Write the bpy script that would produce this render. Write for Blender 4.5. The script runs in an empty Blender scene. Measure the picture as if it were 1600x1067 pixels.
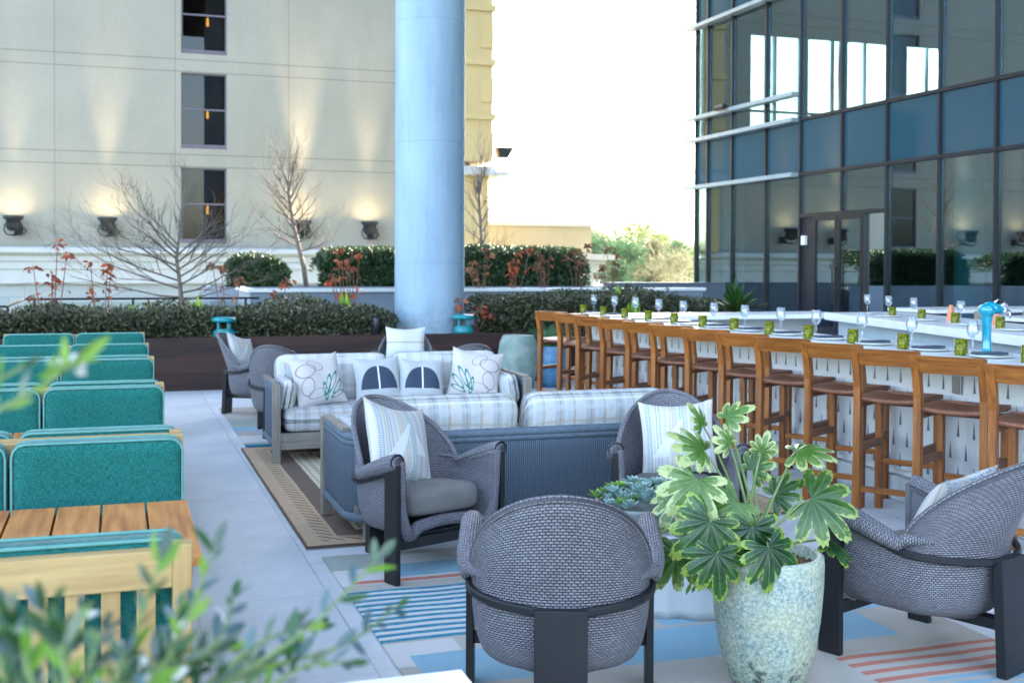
import bpy, math, random
from mathutils import Vector, Matrix
R=math.radians; PI=math.pi
sc=bpy.context.scene; COL=sc.collection
rnd=random.Random(7)
# ------------------------------------------------------------------ camera model
FPX=1813.; V0=438.5; PIT=R(.83); YAW=math.atan(615/FPX); CH=1.55; ROL=R(.25)
def ray(u,v):
    a=(u-800)/FPX; b=-(v-V0)/FPX
    x=a*math.cos(ROL)-b*math.sin(ROL); z=a*math.sin(ROL)+b*math.cos(ROL)
    y2=math.cos(PIT)+z*math.sin(PIT); z2=-math.sin(PIT)+z*math.cos(PIT)
    return Vector((x*math.cos(YAW)+y2*math.sin(YAW),-x*math.sin(YAW)+y2*math.cos(YAW),z2))
def at(u,v,d): return Vector((0,0,CH))+ray(u,v)*d
cam=bpy.data.objects.new('camera',bpy.data.cameras.new('camera')); COL.objects.link(cam)
f=Vector((math.sin(YAW)*math.cos(PIT),math.cos(YAW)*math.cos(PIT),-math.sin(PIT)))
r0=Vector((math.cos(YAW),-math.sin(YAW),0)); u0=r0.cross(f)
r1=r0*math.cos(ROL)+u0*(-math.sin(-ROL)); u1=r1.cross(f)
cam.matrix_world=Matrix(((r1.x,u1.x,-f.x,0),(r1.y,u1.y,-f.y,0),(r1.z,u1.z,-f.z,CH),(0,0,0,1)))
cam.data.sensor_width=36; cam.data.lens=36*FPX/1600; cam.data.shift_y=-95/1600
cam.data.clip_start=.05; cam.data.clip_end=2000
cam.data.dof.use_dof=True; cam.data.dof.focus_distance=4.9; cam.data.dof.aperture_fstop=4.8
sc.camera=cam
# ------------------------------------------------------------------ nodes
class NT:
    def __init__(s,name):
        s.m=bpy.data.materials.new(name); s.m.use_nodes=True; s.t=s.m.node_tree; s.t.nodes.clear()
        s.out=s.n('ShaderNodeOutputMaterial')
    def n(s,k,**kw):
        nd=s.t.nodes.new(k)
        for a,b in kw.items(): setattr(nd,a,b)
        return nd
    def put(s,sock,v):
        if isinstance(v,bpy.types.NodeSocket): s.t.links.new(v,sock)
        elif isinstance(v,(tuple,list)) and len(v)==3 and sock.type=='RGBA': sock.default_value=(*v,1)
        else: sock.default_value=v
    def M(s,op,a,b=0.,c=None):
        nd=s.n('ShaderNodeMath',operation=op); s.put(nd.inputs[0],a); s.put(nd.inputs[1],b)
        if c is not None: s.put(nd.inputs[2],c)
        return nd.outputs[0]
    def mix(s,f,a,b):
        nd=s.n('ShaderNodeMix',data_type='RGBA'); s.put(nd.inputs[0],f); s.put(nd.inputs[6],a); s.put(nd.inputs[7],b); return nd.outputs[2]
    def co(s,kind='Object'): return s.n('ShaderNodeTexCoord').outputs[kind]
    def xyz(s,v):
        nd=s.n('ShaderNodeSeparateXYZ'); s.put(nd.inputs[0],v); return nd.outputs
    def mp(s,v,sc=(1,1,1),rot=(0,0,0),loc=(0,0,0)):
        nd=s.n('ShaderNodeMapping'); s.put(nd.inputs[0],v); nd.inputs[3].default_value=sc; nd.inputs[2].default_value=rot; nd.inputs[1].default_value=loc; return nd.outputs[0]
    def noise(s,v,scale,detail=4,rough=.55,col=False):
        nd=s.n('ShaderNodeTexNoise'); s.put(nd.inputs['Vector'],v); nd.inputs['Scale'].default_value=scale; nd.inputs['Detail'].default_value=detail; nd.inputs['Roughness'].default_value=rough
        return nd.outputs['Color' if col else 'Fac']
    def ramp(s,f,st):
        nd=s.n('ShaderNodeValToRGB'); s.put(nd.inputs[0],f); e=nd.color_ramp.elements
        while len(e)<len(st): e.new(.5)
        for i,(p,c) in enumerate(st): e[i].position=p; e[i].color=(*c,1) if len(c)==3 else c
        return nd.outputs[0]
    def rng(s,f,a,b,c=0.,d=1.):
        nd=s.n('ShaderNodeMapRange'); s.put(nd.inputs[0],f)
        for i,x in zip((1,2,3,4),(a,b,c,d)): nd.inputs[i].default_value=x
        return nd.outputs[0]
    def bump(s,h,st=.3,dist=.01):
        nd=s.n('ShaderNodeBump'); s.put(nd.inputs['Height'],h); nd.inputs['Strength'].default_value=st; nd.inputs['Distance'].default_value=dist; return nd.outputs[0]
    def bsdf(s,col,rough=.6,metal=0.,nrm=None,spec=.5,**kw):
        b=s.n('ShaderNodeBsdfPrincipled'); s.put(b.inputs['Base Color'],col); s.put(b.inputs['Roughness'],rough); b.inputs['Metallic'].default_value=metal
        s.put(b.inputs['Specular IOR Level'],spec)
        if nrm is not None: s.put(b.inputs['Normal'],nrm)
        for k,v in kw.items(): s.put(b.inputs[k],v)
        s.b=b
        return b.outputs[0]
    def end(s,sh): s.t.links.new(sh,s.out.inputs[0]); return s.m
def varmat(name,c1,c2,scale=3,rough=.6,bump=0,bscale=60,metal=0,spec=.5,detail=5,stretch=(1,1,1),kind='Object'):
    t=NT(name); v=t.mp(t.co(kind),stretch); f_=t.rng(t.noise(v,scale,detail),.3,.7)
    c=t.mix(f_,c1,c2); n=None
    if bump: n=t.bump(t.noise(v,bscale,3),bump,.01)
    return t.end(t.bsdf(c,rough,metal,n,spec))
M={}
def wood(name,dark,light,sc_=1.,rough=.45,axis='x'):
    t=NT(name); st={'x':(1,14,14),'y':(14,1,14),'z':(14,14,1)}[axis]
    rd=t.n('ShaderNodeObjectInfo').outputs['Random']
    cc=t.n('ShaderNodeVectorMath',operation='ADD'); t.put(cc.inputs[0],t.co()); 
    cb=t.n('ShaderNodeCombineXYZ'); t.put(cb.inputs[0],t.M('MULTIPLY',rd,9.)); t.put(cb.inputs[1],t.M('MULTIPLY',rd,5.)); t.put(cc.inputs[1],cb.outputs[0])
    v=t.mp(cc.outputs[0],st)
    a=t.noise(v,3*sc_,6,.6); b=t.noise(t.co(),2.2,2)
    g=t.M('ADD',t.M('MULTIPLY',a,.75),t.M('MULTIPLY',b,.35))
    c=t.mix(t.rng(g,.36,.74),dark,light)
    return t.end(t.bsdf(c,rough,0,t.bump(a,.25,.004),.4))
M['teak']=wood('teak',(.11,.032,.006),(.36,.122,.021),1,.42,'z')
M['teak_x']=wood('teak_slab',(.125,.038,.008),(.38,.135,.025),1,.42,'x')
M['teak_y']=wood('teak_board',(.27,.085,.014),(.62,.27,.065),1,.45,'y'); M['teak_seat']=wood('teak_seat_wood',(.10,.035,.016),(.23,.09,.045),1,.5,'y')
M['bench_wood']=wood('bench_wood',(.27,.165,.06),(.46,.31,.125),1,.5,'z')
M['bench_wood_x']=wood('bench_rail_wood',(.29,.18,.065),(.49,.335,.14),1,.5,'x')
M['grey_wood']=wood('weathered_wood',(.12,.105,.085),(.27,.245,.21),1.2,.7,'z')
M['grey_wood_x']=wood('weathered_rail_wood',(.12,.105,.085),(.26,.235,.20),1.2,.7,'x')
def fabric(name,c1,c2,weave=500,bump=.35,dark=.6):
    t=NT(name); v=t.co('Object'); o=t.xyz(v)
    n1=t.noise(t.mp(v,(18,18,160)),3,3); n2=t.noise(t.mp(v,(160,18,18)),3,3); n3=t.noise(v,2.5,3)
    w=t.M('ADD',t.M('MULTIPLY',n1,.5),t.M('MULTIPLY',n2,.5))
    c=t.mix(t.rng(w,.40,.60),c1,c2); c=t.mix(t.M('MULTIPLY',t.rng(n3,.35,.7),.25),c,c1)
    big=t.noise(v,5.5,3,.5); n0=t.bump(big,.55,.03); nb=t.n('ShaderNodeBump'); t.put(nb.inputs['Height'],w); nb.inputs['Strength'].default_value=bump; nb.inputs['Distance'].default_value=.004; t.put(nb.inputs['Normal'],n0)
    return t.end(t.bsdf(c,.9,0,nb.outputs[0],.15,**{'Sheen Weight':.15}))
M['teal']=fabric('teal_fabric',(.0025,.062,.056),(.020,.180,.155))
M['piping']=varmat('piping',(.08,.25,.225),(.12,.31,.28),20,.8)
M['cushion_grey']=varmat('grey_cushion',(.125,.122,.112),(.17,.166,.155),6,.9,.2,300,spec=.2)
M['black_metal']=varmat('dark_coated_metal',(.007,.008,.010),(.013,.014,.017),5,.45,spec=.35)
# wicker: uv in metres
def wicker(name,c_lo,c_hi,w=.02,h=.0085):
    t=NT(name); uv=t.co('UV')
    o=t.xyz(uv); uu=t.M('DIVIDE',o[0],w); vv=t.M('DIVIDE',o[1],h)
    row=t.M('FLOOR',vv); fv=t.M('SUBTRACT',t.M('FRACT',vv),.5)
    up=t.M('ADD',uu,t.M('MULTIPLY',t.M('MODULO',row,2.),.5))
    fu=t.M('SUBTRACT',t.M('FRACT',up),.5)
    d=t.M('ADD',t.M('MULTIPLY',t.M('POWER',t.M('ABSOLUTE',t.M('MULTIPLY',fu,2.)),2.6),.95),t.M('POWER',t.M('ABSOLUTE',t.M('MULTIPLY',fv,2.05)),2.0))
    hgt=t.rng(d,0.,1.15,1.,0.)
    n=t.noise(uv,6,3); kk=t.n('ShaderNodeCombineXYZ'); t.put(kk.inputs[0],t.M('FLOOR',up)); t.put(kk.inputs[1],row); wz=t.n('ShaderNodeTexWhiteNoise'); t.put(wz.inputs[0],kk.outputs[0]); n2=wz.outputs[0]
    base=t.mix(t.rng(t.M('ADD',t.M('MULTIPLY',n,.5),t.M('MULTIPLY',n2,.5)),.1,.9),tuple(x*.72 for x in c_hi),tuple(min(1,x*1.25) for x in c_hi))
    c=t.mix(t.rng(hgt,.08,.5),c_lo,base)
    return t.end(t.bsdf(c,.55,0,t.bump(hgt,.9,.004),.4))
M['wicker']=wicker('grey_wicker',(.008,.009,.012),(.205,.20,.225))
def cord(name):
    t=NT(name); uv=t.co('UV'); o=t.xyz(uv)
    s=t.M('FRACT',t.M('DIVIDE',o[0],.0125)); hh=t.M('SINE',t.M('MULTIPLY',s,PI))
    n=t.noise(t.mp(uv,(60,4,1)),2,3)
    c=t.mix(t.rng(hh,.15,.7),(.018,.026,.036),(.085,.115,.15)); c=t.mix(t.M('MULTIPLY',t.rng(n,.3,.7),.35),c,(.10,.125,.155))
    z=t.M('FRACT',t.M('DIVIDE',o[1],.115))
    return t.end(t.bsdf(c,.7,0,t.bump(hh,.8,.005),.3))
M['cord']=cord('blue_grey_cord')
M['cord_rail']=varmat('cord_wrapped_rail',(.07,.10,.13),(.10,.135,.17),40,.7,.4,150,stretch=(1,1,1))
def plaid(name):
    t=NT(name); o=t.xyz(t.co('Object'))
    base=(.44,.445,.44)
    c=base
    def band(c,x,per,off,wid,colr,op):
        fx=t.M('FRACT',t.M('ADD',t.M('DIVIDE',x,per),off))
        m=t.M('MULTIPLY',t.M('LESS_THAN',fx,wid/per),op)
        return t.mix(m,c,colr)
    X=o[0]; Z=t.M('ADD',o[1],t.M('MULTIPLY',o[2],1.))
    c=band(c,X,.19,.0,.055,(.30,.32,.335),.7); c=band(c,X,.19,.42,.016,(.30,.25,.19),.6); c=band(c,X,.19,.6,.03,(.33,.39,.43),.55); c=band(c,X,.19,.86,.010,(.2,.2,.2),.45)
    c=band(c,Z,.17,.1,.035,(.42,.44,.46),.45); c=band(c,Z,.17,.5,.012,(.36,.30,.24),.5); c=band(c,Z,.17,.7,.02,(.62,.62,.61),.5)
    n=t.noise(t.co('Object'),180,2); n0=t.bump(t.noise(t.co('Object'),7,3,.55),.6,.03); nb=t.n('ShaderNodeBump'); t.put(nb.inputs['Height'],n); nb.inputs['Strength'].default_value=.3; nb.inputs['Distance'].default_value=.003; t.put(nb.inputs['Normal'],n0)
    return t.end(t.bsdf(c,.92,0,nb.outputs[0],.15))
M['plaid']=plaid('plaid_fabric')
# throw pillows: uv 0..1
def pillow_mat(kind):
    t=NT('pillow_'+kind); uv=t.co('UV'); o=t.xyz(uv); n=t.noise(t.mp(uv,(140,140,1)),2,2)
    U,V=o[0],o[1]
    if kind=='stripes':
        wob=t.M('ADD',U,t.M('MULTIPLY',t.noise(t.mp(uv,(2,3,1)),2,2),.02))
        k=t.n('ShaderNodeCombineXYZ'); t.put(k.inputs[0],t.M('FLOOR',t.M('MULTIPLY',wob,44.)))
        wn=t.n('ShaderNodeTexWhiteNoise'); t.put(wn.inputs[0],k.outputs[0])
        sel=t.ramp(wn.outputs[0],[(0,(.55,.53,.50)),(.25,(.55,.53,.50)),(.26,(.24,.30,.39)),(.46,(.24,.30,.39)),(.47,(.45,.31,.28)),(.62,(.45,.31,.28)),(.63,(.17,.33,.36)),(.78,(.17,.33,.36)),(.79,(.42,.38,.28)),(1,(.42,.38,.28))])
        for e in sel.node.color_ramp.elements: pass
        sel.node.color_ramp.interpolation='CONSTANT'
        dash=t.M('GREATER_THAN',t.M('FRACT',t.M('MULTIPLY',V,34.)),.42)
        c=t.mix(dash,(.50,.49,.47),sel)
        c=t.mix(t.M('MULTIPLY',t.M('GREATER_THAN',t.M('FRACT',t.M('MULTIPLY',wob,22.)),.62),.5),c,(.56,.55,.53))
        # two slanted pale triangles
        q=t.M('SUBTRACT',.74,V)
        a1=t.M('MULTIPLY',t.M('LESS_THAN',t.M('ABSOLUTE',t.M('SUBTRACT',t.M('SUBTRACT',U,.43),t.M('MULTIPLY',q,.62))),t.M('ADD',.02,t.M('MULTIPLY',q,.16))),t.M('MULTIPLY',t.M('LESS_THAN',V,.74),t.M('GREATER_THAN',V,.22)))
        q2=t.M('SUBTRACT',.62,V)
        a2=t.M('MULTIPLY',t.M('LESS_THAN',t.M('ABSOLUTE',t.M('ADD',t.M('SUBTRACT',U,.36),t.M('MULTIPLY',q2,.35))),t.M('MULTIPLY',q2,.42)),t.M('MULTIPLY',t.M('LESS_THAN',V,.62),t.M('GREATER_THAN',V,.34)))
        m=t.M('MAXIMUM',a1,a2)
        c=t.mix(m,c,(.58,.58,.58))
    elif kind=='dome':
        r2=t.M('ADD',t.M('POWER',t.M('DIVIDE',t.M('SUBTRACT',U,.5),.40),2.),t.M('POWER',t.M('DIVIDE',t.M('SUBTRACT',V,.28),.52),2.))
        inside=t.M('MULTIPLY',t.M('LESS_THAN',r2,1.),t.M('GREATER_THAN',V,.28))
        c=t.mix(t.rng(t.noise(t.mp(uv,(6,60,1)),2,3),.3,.7),(.36,.38,.40),(.46,.48,.49))
        c=t.mix(inside,c,t.mix(n,(.030,.045,.075),(.06,.08,.12)))
        c=t.mix(t.M('MULTIPLY',inside,t.M('LESS_THAN',t.M('ABSOLUTE',t.M('SUBTRACT',U,.5)),.016)),c,(.72,.72,.70))
    elif kind in('leafy','leafyb'):
        c=t.mix(t.rng(n,.3,.7),(.47,.435,.43),(.54,.505,.50))
        if kind=='leafyb': U=t.M('SUBTRACT',1.,U)
        def ell(c,cx,cy,ang,a,b,wd,colr,soft=1.):
            x=t.M('SUBTRACT',U,cx); y=t.M('SUBTRACT',V,cy); ca,sa=math.cos(ang),math.sin(ang)
            xr=t.M('ADD',t.M('MULTIPLY',x,ca/a),t.M('MULTIPLY',y,sa/a)); yr=t.M('ADD',t.M('MULTIPLY',x,-sa/b),t.M('MULTIPLY',y,ca/b))
            d=t.M('SQRT',t.M('ADD',t.M('MULTIPLY',xr,xr),t.M('MULTIPLY',yr,yr)))
            return t.mix(t.M('LESS_THAN',t.M('ABSOLUTE',t.M('SUBTRACT',d,1.)),wd),c,colr)
        tl=(.035,.20,.16); bw=(.27,.23,.23)
        for cx,cy,an,a,b in((.24,.70,.3,.20,.13),(.22,.38,1.2,.18,.12),(.45,.80,-.6,.16,.09),(.40,.22,.2,.2,.09)): c=ell(c,cx,cy,an,a,b,.07,bw)
        for cx,cy,an,a,b in((.62,.36,1.2,.20,.045),(.73,.40,1.0,.22,.045),(.83,.30,.8,.18,.045),(.55,.24,1.6,.17,.04),(.80,.16,.4,.15,.04)): c=ell(c,cx,cy,an,a,b,.17,tl)
    elif kind=='banded':
        b=t.ramp(t.M('FRACT',t.M('MULTIPLY',V,1.)),[(0,(.54,.54,.52)),(.22,(.54,.54,.52)),(.23,(.50,.55,.60)),(.27,(.55,.55,.53)),(.50,(.27,.27,.27)),(.53,(.55,.55,.53)),(.74,(.55,.60,.66)),(.79,(.55,.55,.54))]); b.node.color_ramp.interpolation='CONSTANT'; c=b
    return t.end(t.bsdf(c,.95,0,t.bump(n,.5,.003),.1))
for k in('stripes','dome','leafy','leafyb','banded'): M['p_'+k]=pillow_mat(k)
# floor tiles
t=NT('pale_blue_grey_tiles'); g=t.co('Object'); br=t.n('ShaderNodeTexBrick'); t.put(br.inputs['Vector'],t.mp(g,(1,1,1),(0,0,PI/2),(.0,.87,0)))
for k,v in(('Scale',1.),('Brick Width',1.2),('Row Height',.6),('Mortar Size',.005),('Mortar Smooth',.1)): br.inputs[k].default_value=v
br.offset=.5
br.inputs['Color1'].default_value=(.53,.56,.58,1); br.inputs['Color2'].default_value=(.60,.625,.64,1); br.inputs['Mortar'].default_value=(.26,.27,.29,1)
n1=t.noise(g,1.3,6,.65); n2=t.noise(t.mp(g,(2,14,1)),3,5,.6)
c=t.mix(t.M('MULTIPLY',t.rng(n1,.3,.65),.8),br.outputs['Color'],(.36,.38,.41)); c=t.mix(t.M('MULTIPLY',t.rng(n2,.4,.65),.4),c,(.60,.60,.59)); c=t.mix(t.rng(t.noise(g,14,6,.7),.58,.72,0,.5),c,(.27,.29,.31))
M['tiles']=t.end(t.bsdf(c,t.rng(n2,.3,.7,.42,.62),0,t.bump(t.M('ADD',br.outputs['Fac'],t.M('MULTIPLY',n2,-.3)),-.25,.003),.4))
# rugs : object space = world metres
def rug(name,base,rects):
    t=NT(name); g=t.co('Object'); nz=t.noise(g,1.5,4); fine=t.noise(g,220,2)
    wob=t.M('MULTIPLY',t.M('SUBTRACT',t.noise(g,5,2),.5),.02); o=t.xyz(g); X=t.M('ADD',o[0],wob); Y=t.M('ADD',o[1],wob)
    c=t.mix(t.rng(nz,.35,.65),base[0],base[1])
    for (x0,x1,y0,y1,col,per,duty,slx) in rects:
        xx=t.M('ADD',X,t.M('MULTIPLY',Y,slx)) if slx else X
        m=t.M('MULTIPLY',t.M('MULTIPLY',t.M('GREATER_THAN',xx,x0),t.M('LESS_THAN',xx,x1)),t.M('MULTIPLY',t.M('GREATER_THAN',Y,y0),t.M('LESS_THAN',Y,y1)))
        if per: m=t.M('MULTIPLY',m,t.M('LESS_THAN',t.M('FRACT',t.M('DIVIDE',t.M('SUBTRACT',Y,y0),per)),duty))
        c=t.mix(t.M('MULTIPLY',m,t.rng(t.noise(g,25,3),.25,.5,.72,.97)),c,col)
    return t.end(t.bsdf(c,.95,0,t.bump(fine,.5,.004),.1))
TE=(.02,.20,.29); BL=(.22,.38,.47); WH=(.55,.54,.52); CO=(.46,.17,.12); BE=(.42,.38,.33); GR=(.32,.35,.31)
rects=[(1.0,1.9,5.46,5.98,WH,0,0,0),(1.0,1.32,5.75,6.1,GR,0,0,0),(1.3,3.4,5.56,5.80,BL,0,0,0),(1.06,3.0,5.475,5.53,CO,0,0,0),(1.06,1.16,5.35,5.47,BE,0,0,0),
 (1.0,2.05,4.60,5.36,WH,0,0,0),(1.0,1.95,4.60,5.36,TE,.072,.5,0),(1.0,1.30,4.30,4.58,WH,0,0,0),(1.08,3.1,4.05,4.42,BL,0,0,0),(2.2,2.9,4.45,4.6,BL,0,0,0),(2.75,3.42,4.62,4.80,CO,0,0,0),(2.95,3.42,4.40,4.52,BL,0,0,0),
 (2.66,3.42,3.60,3.93,CO,.082,.45,0),(2.85,3.42,3.22,3.58,BL,.065,.5,0),(1.0,2.4,3.3,3.7,GR,0,0,0),(1.0,2.0,10.8,11.1,BL,0,0,0),(1.0,3,10.1,10.5,WH,0,0,0),(1.0,3,9.85,10.0,TE,0,0,0),(1.0,2.5,11.2,11.6,GR,0,0,0),(2.6,3.4,10.1,11.4,BE,0,0,0)]
M['rug_stripe']=rug('striped_outdoor_rug',((.37,.345,.305),(.45,.42,.37)),rects)
t=NT('brown_kilim_rug'); g=t.co('Object'); o=t.xyz(g); X,Y=o[0],o[1]
x0,x1,y0,y1=.96,4.06,6.27,9.8
d=t.M('MINIMUM',t.M('MINIMUM',t.M('SUBTRACT',X,x0),t.M('SUBTRACT',x1,X)),t.M('MINIMUM',t.M('SUBTRACT',Y,y0),t.M('SUBTRACT',y1,Y)))
d=t.M('ADD',d,t.M('MULTIPLY',t.M('SUBTRACT',t.noise(g,9,3),.5),.014))
tan=(.50,.36,.235); dk=(.15,.11,.085); cr=(.60,.51,.38)
r_=t.ramp(t.M('DIVIDE',d,1.6),[(0,dk),(.006,tan),(.125,tan),(.128,dk),(.205,dk),(.21,cr),(.33,cr),(.335,dk),(.45,dk),(.455,cr),(.475,(.2,.16,.12)),(.56,cr),(.66,(.26,.225,.175)),(1,(.23,.2,.16))]); r_.node.color_ramp.interpolation='CONSTANT'
s1=t.M('FRACT',t.M('MULTIPLY',t.M('ADD',X,Y),11.)); bandm=t.M('MULTIPLY',t.M('GREATER_THAN',d,.10),t.M('LESS_THAN',d,.185))
c=t.mix(t.M('MULTIPLY',bandm,t.M('LESS_THAN',s1,.28)),r_,dk)
dots=t.M('MULTIPLY',t.M('LESS_THAN',t.M('ABSOLUTE',t.M('SUBTRACT',t.M('FRACT',t.M('MULTIPLY',X,14.)),.5)),.24),t.M('LESS_THAN',t.M('ABSOLUTE',t.M('SUBTRACT',t.M('FRACT',t.M('MULTIPLY',Y,14.)),.5)),.24))
bm2=t.M('MULTIPLY',t.M('GREATER_THAN',d,.36),t.M('LESS_THAN',d,.5)); c=t.mix(t.M('MULTIPLY',t.M('MULTIPLY',bm2,dots),.75),c,(.13,.11,.085))
c=t.mix(t.M('MULTIPLY',t.rng(t.noise(g,90,2),.35,.7),.3),c,(.16,.13,.1))
M['rug_brown']=t.end(t.bsdf(c,.97,0,t.bump(t.noise(g,160,2),.8,.006),.08))
# macrame bar front (uv metres)
t=NT('white_macrame'); uv=t.co('UV'); o=t.xyz(uv); RW=.14
vv=t.M('DIVIDE',o[1],RW); row=t.M('FLOOR',vv); fv=t.M('FRACT',vv)
uu=t.M('FRACT',t.M('ADD',t.M('DIVIDE',o[0],.14),t.M('MULTIPLY',t.M('MODULO',row,2.),.5))); fu=t.M('ABSOLUTE',t.M('SUBTRACT',uu,.5))
slit=t.M('MULTIPLY',t.M('LESS_THAN',fu,t.M('MULTIPLY',t.M('SUBTRACT',.92,fv),.11)),t.M('MULTIPLY',t.M('GREATER_THAN',fv,.10),t.M('LESS_THAN',fv,.88)))
cordh=t.M('SINE',t.M('MULTIPLY',t.M('FRACT',t.M('DIVIDE',o[0],.0105)),PI))
knot=t.M('LESS_THAN',t.M('ABSOLUTE',t.M('SUBTRACT',fv,.92)),.045)
c=t.mix(t.rng(cordh,.1,.75),(.50,.52,.54),(.82,.83,.83)); c=t.mix(t.M('MULTIPLY',t.noise(t.mp(uv,(8,2,1)),3,3),.35),c,(.62,.64,.66)); c=t.mix(t.M('MULTIPLY',knot,.6),c,(.75,.76,.76)); c=t.mix(slit,c,(.15,.175,.195))
M['macrame']=t.end(t.bsdf(c,.85,0,t.bump(t.M('SUBTRACT',t.M('ADD',cordh,t.M('MULTIPLY',knot,.8)),t.M('MULTIPLY',slit,2.)),.7,.006),.2))
M['bar_top']=varmat('white_bar_top',(.66,.67,.68),(.74,.75,.75),4,.28,0,spec=.5)
M['white']=varmat('white_paint',(.70,.71,.71),(.78,.78,.78),5,.5,.1,40)
M['bar_in']=varmat('pale_blue_panel',(.35,.42,.47),(.42,.48,.52),3,.4)
M['steel']=varmat('brushed_steel',(.35,.36,.37),(.5,.51,.52),8,.3,.1,80,metal=1,stretch=(1,20,1))
M['concrete']=varmat('pale_concrete',(.38,.40,.39),(.50,.51,.49),6,.75,.3,60)
M['greyconc']=varmat('grey_concrete',(.17,.20,.20),(.25,.28,.275),6,.75,.3,60); M['pedestal']=varmat('pale_grey_concrete',(.42,.46,.48),(.56,.59,.60),3,.7,.25,40,stretch=(1,1,.4))
t=NT('dark_wood_planks'); g=t.co(); o=t.xyz(g); n=t.noise(t.mp(g,(1.2,6,14)),2,5,.6); lines=t.M('LESS_THAN',t.M('FRACT',t.M('DIVIDE',t.M('ADD',o[2],.02),.222)),.03)
wn=t.noise(t.mp(g,(.35,1,4.5)),2,1)
c=t.mix(t.rng(n,.3,.7),(.009,.0045,.004),(.028,.011,.008)); c=t.mix(t.M('MULTIPLY',t.rng(wn,.4,.6),.5),c,(.055,.02,.015)); c=t.mix(t.M('MULTIPLY',lines,.5),c,(.01,.006,.006)); M['planter']=t.end(t.bsdf(c,.6,0,t.bump(n,.3,.006),.35))
M['soil']=varmat('bark_mulch',(.05,.028,.016),(.20,.12,.06),40,.95,1.,60)
M['raised']=varmat('blue_grey_panel',(.13,.17,.22),(.17,.21,.26),2,.55)
M['raised_cap']=varmat('pale_metal_cap',(.5,.56,.58),(.62,.66,.68),2,.4)
t=NT('pale_blue_concrete'); g=t.co(); o=t.xyz(g); n=t.noise(t.mp(g,(1,1,.3)),2.2,8,.6); n2=t.noise(t.mp(g,(6,6,.35)),2.5,5,.6); n3=t.noise(g,30,4)
c=t.mix(t.rng(n,.3,.7),(.21,.315,.41),(.30,.41,.505)); c=t.mix(t.M('MULTIPLY',t.rng(n2,.52,.72),.35),c,(.15,.24,.33)); c=t.mix(t.M('MULTIPLY',t.rng(n3,.5,.8),.25),c,(.36,.46,.54))
seam=t.M('LESS_THAN',t.M('FRACT',t.M('DIVIDE',t.M('SUBTRACT',o[2],1.55),1.62)),.006); c=t.mix(t.M('MULTIPLY',seam,.35),c,(.12,.19,.26)); dirt=t.M('MULTIPLY',t.rng(o[2],1.15,.6),t.rng(t.noise(g,7,5,.65),.35,.65)); c=t.mix(t.M('MULTIPLY',dirt,.6),c,(.14,.15,.14))
M['pillar']=t.end(t.bsdf(c,.62,0,t.bump(t.M('SUBTRACT',n3,seam),.15,.01),.3))
# stucco wall w/ control joints
def stucco(name,c1,c2,joints=True):
    t=NT(name); g=t.co('Object'); o=t.xyz(g)
    n=t.noise(g,.35,5,.6); n2=t.noise(g,9,4); n3=t.noise(t.mp(g,(1.2,1,.15)),1.5,4)
    c=t.mix(t.rng(n,.3,.7),c1,c2); c=t.mix(t.M('MULTIPLY',t.rng(n2,.4,.7),.12),c,tuple(x*.72 for x in c1)); c=t.mix(t.M('MULTIPLY',t.rng(n3,.5,.75),.22),c,tuple(x*.75 for x in c1))
    hg=n2
    if joints:
        def ln(x,per,off,w):
            return t.M('LESS_THAN',t.M('FRACT',t.M('DIVIDE',t.M('SUBTRACT',x,off),per)),w/per)
        m=t.M('MAXIMUM',ln(o[2],2.66,4.22,.028),ln(o[2],2.66,4.56,.028)); m=t.M('MAXIMUM',m,ln(o[0],3.145,-1.65,.02))
        c=t.mix(t.M('MULTIPLY',m,.55),c,tuple(x*.35 for x in c1)); hg=t.M('SUBTRACT',n2,m)
    return t.end(t.bsdf(c,.85,0,t.bump(hg,.25,.02),.2))
M['stucco']=stucco('cream_stucco',(.28,.275,.235),(.34,.33,.28)); M['stucco_sun']=stucco('sunlit_yellow_stucco',(.46,.36,.18),(.54,.43,.23),False)  # end-bay stucco carries the sun's warm brightness in its base colour
M['stucco_a']=stucco('tan_stucco',(.34,.31,.225),(.40,.37,.275),False)
M['trim']=varmat('white_trim',(.40,.43,.455),(.46,.485,.50),2,.6)
t=NT('grey_block_wall'); g=t.co(); br=t.n('ShaderNodeTexBrick'); t.put(br.inputs['Vector'],t.mp(g,(1,1,1),(PI/2,0,0)))
for k,v in(('Scale',1.),('Brick Width',.8),('Row Height',.3),('Mortar Size',.012)): br.inputs[k].default_value=v
br.inputs['Color1'].default_value=(.30,.35,.38,1); br.inputs['Color2'].default_value=(.36,.40,.43,1); br.inputs['Mortar'].default_value=(.25,.29,.32,1)
M['block']=t.end(t.bsdf(t.mix(t.M('MULTIPLY',t.noise(g,4,4),.4),br.outputs['Color'],(.26,.3,.33)),.85))
t=NT('dark_wall_tiles'); g=t.co(); br=t.n('ShaderNodeTexBrick'); t.put(br.inputs['Vector'],t.mp(g,(1,1,1),(PI/2,0,0)))
for k,v in(('Scale',1.),('Brick Width',1.),('Row Height',.55),('Mortar Size',.01)): br.inputs[k].default_value=v
br.inputs['Color1'].default_value=(.075,.095,.13,1); br.inputs['Color2'].default_value=(.09,.11,.145,1); br.inputs['Mortar'].default_value=(.05,.07,.1,1)
M['darktile']=t.end(t.bsdf(br.outputs['Color'],.45))
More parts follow.
